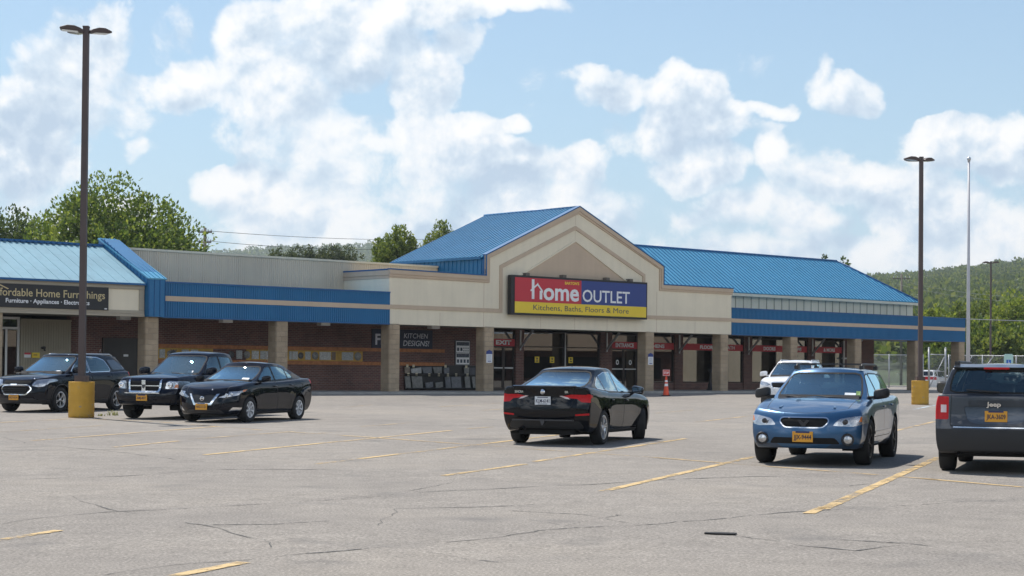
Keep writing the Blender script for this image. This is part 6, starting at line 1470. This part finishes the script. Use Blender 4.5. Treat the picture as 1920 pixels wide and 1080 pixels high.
# accessible parking sign
ax_, ay = ray(1891, 670)[0]*90, 90.0; z = gz(ax_, ay); r = empty('parking_sign', (ax_, ay, z), R(6), 'pale green parking sign with a blue wheelchair symbol above the grey SUV roof', 'sign')
zt = top_at(1891, 663.6, ax_, ay); mb = MB(); mb.tube((0, .03, 0), (0, .03, zt-.05), .03, n=8); mb.build('post', MAT['galv'], r)
mb = MB(); mb.box(-.24, .24, -.01, .012, zt-.66, zt); bmesh.ops.bevel(mb.bm, geom=[e for e in mb.bm.edges if abs(e.verts[0].co.y-e.verts[1].co.y) > .01], offset=.05, segments=3, affect='EDGES'); pn = mb.build('panel', M('sign_pale_green', (.45, .66, .60), .5), r)
mb = MB(); mb.box(-.12, .13, -.016, -.011, zt-.62, zt-.30); mb.build('blue_symbol_panel', M('isa_blue', (.015, .13, .52), .5), r)
mb = MB(); q = lambda t, rr, cx, cz: (cx+rr*math.cos(t), -.0185, cz+rr*math.sin(t)); cz = zt-.50
for k in range(14):
    t0, t1 = -3.6+k*.36, -3.6+(k+1)*.36; mb.quad(q(t0, .055, 0, cz), q(t1, .055, 0, cz), q(t1, .07, 0, cz), q(t0, .07, 0, cz))
mb.box(-.012, .008, -.02, -.0165, cz, cz+.12); mb.box(-.005, .055, -.0205, -.017, cz-.0, cz+.02); mb.box(.05, .068, -.021, -.0175, cz-.06, cz+.02); mb.lathe([(.001, 0), (.018, 0), (.018, .003)], 10, (-.002, -.018, cz+.145), Matrix.Rotation(R(90), 4, 'X')); mb.build('wheelchair_symbol', MAT['signwhite'], r)
# utility poles and overhead wires
MAT['wire'] = M('wire_grey', (.22, .23, .23), .6)
MAT['wood'] = M('pole_wood', (.17, .15, .13), .9, var=.25, vs=2)
def upole(px, py, D_, label, arms, drop=30):
    x = ray(px, py)[0]*D_; zt = H+ray(px, py)[1]*D_; r = empty('utility_pole', (x, D_, .3), 0, label, 'utility pole', 'utility poles behind the building')
    mb = MB(); mb.tube((0, 0, 0), (0, 0, zt-.3), .17, .12, 10); mb.build('pole', MAT['wood'], r)
    for dz, w in arms:
        mb = MB(); mb.box(-w, w, -.06, .06, zt-.3-dz-.06, zt-.3-dz+.06); 
        ca = mb.build('crossarm', MAT['wood'], r)
        for s in (-.9, -.45, .45, .9):
            mb = MB(); mb.lathe([(.04, 0), (.07, .06), (.04, .12), (.06, .16), (.001, .2)], 8, (s*w, 0, zt-.3-dz+.06)); mb.build('insulator', MAT['alu'], ca)
    return Vector((x, D_, zt))
p1 = upole(384.5, 427, 139, 'wooden utility pole with crossarms beside the large maple crown', ((.35, .55), (1.15, .5)))
p2 = upole(1690.5, 514, 200, 'far wooden utility pole showing above the hip roof in front of the hill', ((.5, 1.0),))
p3 = Vector((ray(800, 459)[0]*190, 190, H+ray(800, 459)[1]*190)); p0 = Vector((ray(-200, 440)[0]*120, 120, H+ray(-200, 440)[1]*120)); p4 = Vector((ray(2050, 556)[0]*170, 170, H+ray(2050, 556)[1]*170))
def wire(a, b, sag, r=.022):
    mb = MB(); pts = []
    for k in range(17):
        t = k/16; p = a.lerp(b, t); p.z -= sag*4*t*(1-t); pts.append(p-a)
    mb.poly_tube(pts, r, 5); return mb
for i, (a, b, s, l) in enumerate(((p1+Vector((.3, 0, -.25)), p3+Vector((0, 0, .6)), .25, 'upper wire running right from the utility pole by the maple'), (p1+Vector((.3, 0, -1.05)), p3+Vector((0, 0, -.3)), .4, 'lower wire running right from the utility pole by the maple'), (p1+Vector((-.3, 0, -1.05)), p0+Vector((0, 0, -.8)), .4, 'wire running left from the utility pole behind the maple'),
                              (p2+Vector((.6, 0, -.9)), p4, .7, 'upper wire in front of the wooded hillside'), (p2+Vector((-.6, 0, -1.1)), p4+Vector((0, 1, -.45)), .8, 'lower wire in front of the wooded hillside'), (Vector((ray(1790, 597)[0]*131, 131, H+ray(1790, 597)[1]*131)), Vector((ray(2060, 604)[0]*131, 131, H+ray(2060, 604)[1]*131)), .05, 'pale cable stretched above the fence across the trees'))):
    o = wire(a, b, s, .020 if i < 3 else .013 if i < 5 else .03).build('overhead_wire', MAT['black'] if i < 3 else MAT['wire'] if i < 5 else MAT['galv'], None, label=l, cat='wire', group='overhead wires'); o.location = a
# a second white vehicle beyond the fence (a copy of the white SUV with its parts)
src = next(o for o in bpy.data.objects if o.name == 'white_suv')
def copy_tree(o, parent=None):
    c = o.copy(); COL.objects.link(c)
    if parent is not None: c.parent = parent
    for ch in list(o.children): copy_tree(ch, c)
    return c
c2 = copy_tree(src); c2['label'] = 'distant white SUV parked beyond the chain link gate, tail lamp towards us'; c2.location = (ray(1748, 690)[0]*138, 138, .25); c2.rotation_euler = (0, 0, R(62))
# ================================================================== trees and hills
def leafmat(name, c0, c1, c2, trans=.35):
    m, nt, b = newmat(name); out = nt.nodes['Material Output']
    ge = N(nt, 'ShaderNodeNewGeometry'); c = ramp(nt, ge.outputs['Random Per Island'], [(0, c0), (.55, c1), (1, c2)])
    nt.links.new(c, b.inputs['Base Color']); b.inputs['Roughness'].default_value = .55; b.inputs['Specular IOR Level'].default_value = .3
    tl = N(nt, 'ShaderNodeBsdfTranslucent'); nt.links.new(mixc(nt, 1.0, c, (1.5, 1.35, .6), 'MULTIPLY'), tl.inputs[0])
    mx = N(nt, 'ShaderNodeMixShader', i_0=trans); nt.links.new(b.outputs[0], mx.inputs[1]); nt.links.new(tl.outputs[0], mx.inputs[2]); nt.links.new(mx.outputs[0], out.inputs[0]); return m
LEAF = {'maple': leafmat('maple_leaf', (.055, .10, .028), (.12, .185, .052), (.22, .275, .085), .45), 'lime': leafmat('lime_leaf', (.11, .175, .038), (.19, .255, .060), (.27, .31, .09), .45), 'dark': leafmat('dark_leaf', (.040, .070, .028), (.070, .110, .042), (.12, .155, .06), .4), 'spruce': leafmat('spruce_leaf', (.045, .068, .040), (.075, .10, .055), (.12, .14, .08), .3), 'mixed': leafmat('mixed_leaf', (.070, .115, .035), (.14, .195, .058), (.22, .26, .085), .45),
        'hill': leafmat('hill_leaf', (.050, .085, .030), (.105, .155, .048), (.19, .225, .075), .4)}
MAT['bark'] = M('bark', (.10, .085, .07), .9, var=.3, vs=3, bump=.5, bs=12)
def rdir(r):
    z = r.uniform(-1, 1); a = r.uniform(0, 6.2832); s = math.sqrt(1-z*z); return Vector((s*math.cos(a), s*math.sin(a), z))
def leaf(V, Fc, p, d, size, r, asp=.55):
    """one kite-shaped leaf spray"""
    a = d.cross(rdir(r)); a = a.normalized() if a.length > .01 else d.orthogonal()
    b = len(V); L = size*r.uniform(.6, 1.3); w = L*asp*.5
    V += [p, p+d*L*.45+a*w, p+d*L, p+d*L*.45-a*w]; Fc.append((b, b+1, b+2, b+3))
def mesh_obj(name, V, Fc, mat, parent=None, **t):
    me = bpy.data.meshes.new(name); me.from_pydata([tuple(v) for v in V], [], Fc); me.materials.append(mat)
    o = bpy.data.objects.new(name, me); COL.objects.link(o)
    if parent is not None: o.parent = parent
    return tag(o, **t)
def tree(px, py_top, Dd, width, label, kind='maple', depth=1.0, leaves=5000, size=.42, seed=1, lift=.30, blobs=16, shape='dome', cat='tree', group=None, extra=()):
    """tree whose top stands at image height py_top at distance Dd; width in metres"""
    r = random.Random(seed); x = ray(px, py_top)[0]*Dd; zt = H+ray(px, py_top)[1]*Dd; zg = .4; h = zt-zg
    root = empty('tree' if shape != 'cone' else 'conifer', (x, Dd, zg), 0, label, cat, group)
    rx = width/2; z0 = h*lift; cz = z0+(h-z0)*.45; rz = (h-z0)*.55; bl = []
    for k in range(blobs):
        d = rdir(r); d.z = abs(d.z)*1.0-.25 if shape == 'dome' else d.z; q = r.uniform(.45, .80); s = r.uniform(.26, .42)
        bl.append((Vector((d.x*rx*q, d.y*rx*q*depth, cz+d.z*rz*q)), s))
    bl.append((Vector((0, 0, cz)), .62)); bl.append((Vector((0, 0, h-rz*.42)), .42)); bl += [(Vector((rx*.38*math.cos(q), rx*.38*math.sin(q)*depth, h-rz*r.uniform(.42, .6))), .30) for q in (0.4, 2.3, 4.4)]
    for ex in extra: bl.append((Vector(ex[:3])+Vector((0, 0, cz)), ex[3]))
    V = []; Fc = []; tot = sum(s*s for _, s in bl)
    for c, s in bl:
        n = int(leaves*s*s/tot)
        R3 = Vector((rx*s, rx*s*depth, max(rz*s, rx*s*.7)))
        sub = [rdir(r) for _ in range(max(8, n//22))]
        for k in range(n):
            d = sub[k % len(sub)]; t = (r.uniform(.55, 1.0)**.6)
            j = rdir(r)*.20; p = c+Vector(((d.x*t+j.x)*R3.x, (d.y*t+j.y)*R3.y, (d.z*t+j.z)*R3.z))
            if p.z > h: p.z = h-r.random()*.3
            dd = (d*.8+rdir(r)*.9+Vector((0, 0, .35))).normalized(); leaf(V, Fc, p, dd, size, r)
    mesh_obj('crown', V, Fc, LEAF[kind], root)
    mb = MB(); tr = max(.12, h*.022); mb.tube((0, 0, -.3), (0, 0, z0+.1), tr*1.2, tr*.9, 10)
    for c, s in bl[:9]: 
        m = Vector((c.x*.35, c.y*.35, z0+(c.z-z0)*.45)); mb.tube((0, 0, z0*.85), m, tr*.6, tr*.4, 6); mb.tube(m, c, tr*.4, tr*.12, 6)
    mb.tube((0, 0, z0), (0, 0, h*.85), tr*.9, tr*.2, 8); mb.build('trunk', MAT['bark'], root)
    return root
def conifer(px, py_top, Dd, width, label, seed, kind='spruce', n=1500, group=None):
    r = random.Random(seed); x = ray(px, py_top)[0]*Dd; zt = H+ray(px, py_top)[1]*Dd; zg = .4; h = zt-zg
    root = empty('conifer', (x, Dd, zg), 0, label, 'conifer', group); V = []; Fc = []
    for k in range(n):
        t = r.random()**.8; a = r.uniform(0, 6.283); rad = width/2*(1-t)**.75*(.75+.35*math.sin(t*38+a*2))*r.uniform(.45, 1); p = Vector((rad*math.cos(a), rad*math.sin(a), h*(.08+.90*t)))
        d = Vector((math.cos(a), math.sin(a), -.15+r.uniform(-.3, .5))).normalized(); leaf(V, Fc, p, d, .42, r, .4)
    mesh_obj('crown', V, Fc, LEAF[kind], root)
    mb = MB(); mb.tube((0, 0, -.2), (0, 0, h*.93), .16, .03, 8); mb.build('trunk', MAT['bark'], root); return root
tree(203, 326, 122, 13.6, 'large broad maple crown rising behind the left shop roof', 'maple', .9, 32000, .30, 3, .2, 34, extra=((5.2, -1.5, -1.2, .22), (5.9, -1.0, -1.6, .14), (-5.0, 0, -1.0, .25)))
tree(12, 388, 135, 11.5, 'darker tree at the left edge behind the maple', 'dark', 1, 16800, .33, 5, .2, 14)
tree(58, 404, 140, 9.0, 'mid height tree filling the gap between the left edge tree and the maple', 'maple', 1, 9000, .33, 15, .15, 16)
tree(100, 428, 108, 4.6, 'small bright yellow green tree in front of the large maple', 'lime', 1, 5000, .26, 6, .2, 10)
tree(328, 442, 140, 6.0, 'lower tree at the right foot of the large maple', 'dark', 1, 4800, .33, 7, .15, 10)
tree(750, 423, 150, 6.0, 'slender light green tree just left of the gable roof', 'mixed', 1, 15000, .27, 11, .4, 20)
tree(832, 414, 165, 6.4, 'pale tree top showing above the gable roof slope', 'mixed', 1, 10000, .27, 12, .45, 16)
tree(716, 448, 160, 3.2, 'lower leafy tree beside the slender one left of the gable', 'maple', 1, 6000, .27, 13, .4, 12)
for i, (px, py, w, l) in enumerate(((525, 466, 5.4, 'leftmost dark pine above the corrugated parapet'), (556, 460, 4.8, 'pine with a pointed top second from the left above the parapet'), (587, 461, 5.2, 'middle dark pine above the corrugated parapet'), (620, 459, 6.0, 'broad pine right of the middle above the parapet'), (655, 462, 5.2, 'rightmost pine above the parapet by the far hill'))):
    tree(px, py, 190+i*3, w*1.15, l, 'spruce', 1, 12000, .26, 20+i, .5, 18, group='pines beyond the flat roof')
tree(1548, 480, 190, 2.2, 'small tree top peeking over the blue hip roof, left one', 'dark', 1, 700, .4, 31, .3, 7)
tree(1582, 481, 190, 2.6, 'small tree top peeking over the blue hip roof, right one', 'dark', 1, 900, .4, 32, .3, 7)
for i, (px, py, D_, w, k, l) in enumerate(((1752, 570, 165, 6.5, 'lime', 'bright bushy tree just right of the hip roof end'), (1800, 560, 185, 7.0, 'mixed', 'tree behind the flagpole above the blue canopy'), (1850, 545, 190, 7.5, 'mixed', 'tree crown left of the distant slim lamp post'), (1905, 540, 180, 8.5, 'lime', 'light green tree at the right edge behind the fence'), (1838, 600, 150, 6.5, 'maple', 'dense bush tree behind the fence right of the flagpole'),
                                         (1880, 612, 146, 6.0, 'mixed', 'rounded olive bush tree behind the distant lamp post'), (1925, 600, 150, 7.0, 'maple', 'dark bush tree cut by the right edge of the photo'), (1770, 636, 150, 5.0, 'maple', 'low tree seen under the end of the blue canopy'), (1800, 640, 142, 4.5, 'dark', 'low dark bush behind the last block column'), (1975, 560, 170, 9.0, 'mixed', 'tall tree cut by the right edge of the photo above the dark bush'))):
    tree(px, py, D_, w, l, k, 1, 7000, .36, 40+i, .02, 14, group='trees behind the chain link fence')
# ---- wooded hills
def hill_profile(tab, px): return lin(tab, px)
RH = [(1480, 560), (1560, 528), (1620, 519), (1680, 516), (1740, 512), (1772, 507), (1820, 502), (1870, 496), (1920, 489), (2010, 474), (2150, 455), (2400, 440)]
LH = [(0, 490), (250, 478), (380, 475), (440, 471), (500, 467), (545, 464), (600, 465), (650, 461), (690, 459), (740, 461), (800, 467), (900, 480), (1050, 500), (1250, 520)]
MAT['hillsoil'] = M('hill_undergrowth', (.045, .065, .025), .95, var=.4, vs=.03)
def hill(name, tab, p0, p1, d0, d1, seed, steps=40):
    mb = MB(); rows = []
    for j in range(9):
        t = j/8; row = []
        for i in range(steps+1):
            px = p0+(p1-p0)*i/steps; d = d0+(d1-d0)*t; rx, rz = ray(px, lin(tab, px)); zt = (H+rz*d1)
            wob = 1+.12*mnoise.noise((px*.012, t*2.2, seed))*(1-t)
            z = .2+(zt-8-.2)*(t**1.1)*wob; row.append(mb.bm.verts.new((rx*d, d, z)))
        rows.append(row)
    for j in range(8):
        for i in range(steps): mb.bm.faces.new([rows[j][i], rows[j][i+1], rows[j+1][i+1], rows[j+1][i]])
    last = rows[-1]; back = [mb.bm.verts.new((v.co.x*1.25, v.co.y*1.25, .2)) for v in last]
    for i in range(steps): mb.bm.faces.new([last[i], last[i+1], back[i+1], back[i]])
    return mb.build(name, MAT['hillsoil'], smooth=True, kind='structure')
def forest(name, tab, p0, p1, d0, d1, n, size, leaves, seed, mat, ls):
    r = random.Random(seed); V = []; Fc = []
    for k in range(n):
        t = math.sqrt(r.uniform((d0/d1)**2, 1)); d = d1*t; px = r.uniform(p0, p1); rx, rz = ray(px, lin(tab, px)); zt = H+rz*d1; tt = (d-d0)/(d1-d0)
        z = .2+(zt-8-.2)*(max(0, tt)**1.1); c = Vector((rx*d, d, z)); s = size*r.uniform(.65, 1.25); hh = s*r.uniform(.75, 1.05)
        for q in range(leaves):
            e = rdir(r); e.z = abs(e.z)*1.2-.2; f = r.uniform(.75, 1.0); p = c+Vector((e.x*s*.5*f, e.y*s*.5*f, hh*.55+e.z*hh*.5*f)); dd = (e+rdir(r)*.7+Vector((0, 0, .3))).normalized(); leaf(V, Fc, p, dd, ls, r, .8)
    return mesh_obj(name, V, Fc, mat, kind='stuff')
RH += [(3200, 430), (4500, 470), (6500, 440)]
hill('hills', RH, 1440, 6400, 260, 1350, 2.0, 110)
forest('forest', RH, 2080, 6300, 300, 1365, 3600, 13, 24, 79, LEAF['hill'], 4.2)
forest('forest', RH, 1560, 2080, 290, 1365, 2800, 9.0, 60, 77, LEAF['hill'], 1.7)
hill('hills', LH, -100, 1250, 900, 2700, 5.0)
forest('forest', LH, 330, 880, 1000, 2740, 3000, 12, 26, 78, LEAF['hill'], 3.2)

# trees across the road behind the photographer: one far mass, reflected in paint and glass
r9 = random.Random(9); V = []; Fc = []
for k in range(90):
    c = Vector((r9.uniform(-160, 160), r9.uniform(-190, -135), r9.uniform(3, 7)))
    for q in range(60):
        e = rdir(r9); leaf(V, Fc, c+Vector((e.x*5, e.y*5, e.z*4.5)), e, 3.0, r9, .8)
mesh_obj('treeline', V, Fc, LEAF['dark'], kind='stuff')

# summer haze: one box of even, very thin air round everything
def haze(dens):
    m = bpy.data.materials.new('thin_haze'); m.use_nodes = True; nt = m.node_tree; nt.nodes.clear()
    o = N(nt, 'ShaderNodeOutputMaterial'); v = N(nt, 'ShaderNodeVolumePrincipled'); v.inputs['Color'].default_value = (.80, .88, .96, 1); v.inputs['Density'].default_value = dens; v.inputs['Anisotropy'].default_value = .2
    nt.links.new(v.outputs[0], o.inputs['Volume'])
    mb = MB(); mb.box(-7000, 7000, -7000, 7000, -1.2, 190); mb.build('haze', m, kind='stuff')
haze(.00015)

V = []; Fc = []
for k in range(170):
    c = Vector((r9.uniform(160, 230), r9.uniform(-40, 190), r9.uniform(4, 24)))
    for q in range(60):
        e = rdir(r9); leaf(V, Fc, c+Vector((e.x*5, e.y*5, e.z*5)), e, 3.0, r9, .8)
for k in range(120):
    yy = r9.uniform(165, 290); c = Vector((r9.uniform(.34*yy+14, 240), yy, r9.uniform(3, 13)))
    for q in range(60):
        e = rdir(r9); leaf(V, Fc, c+Vector((e.x*5, e.y*5, e.z*5)), e, 3.0, r9, .8)
mesh_obj('treeline', V, Fc, LEAF['dark'], kind='stuff')
bpy.context.view_layer.update()
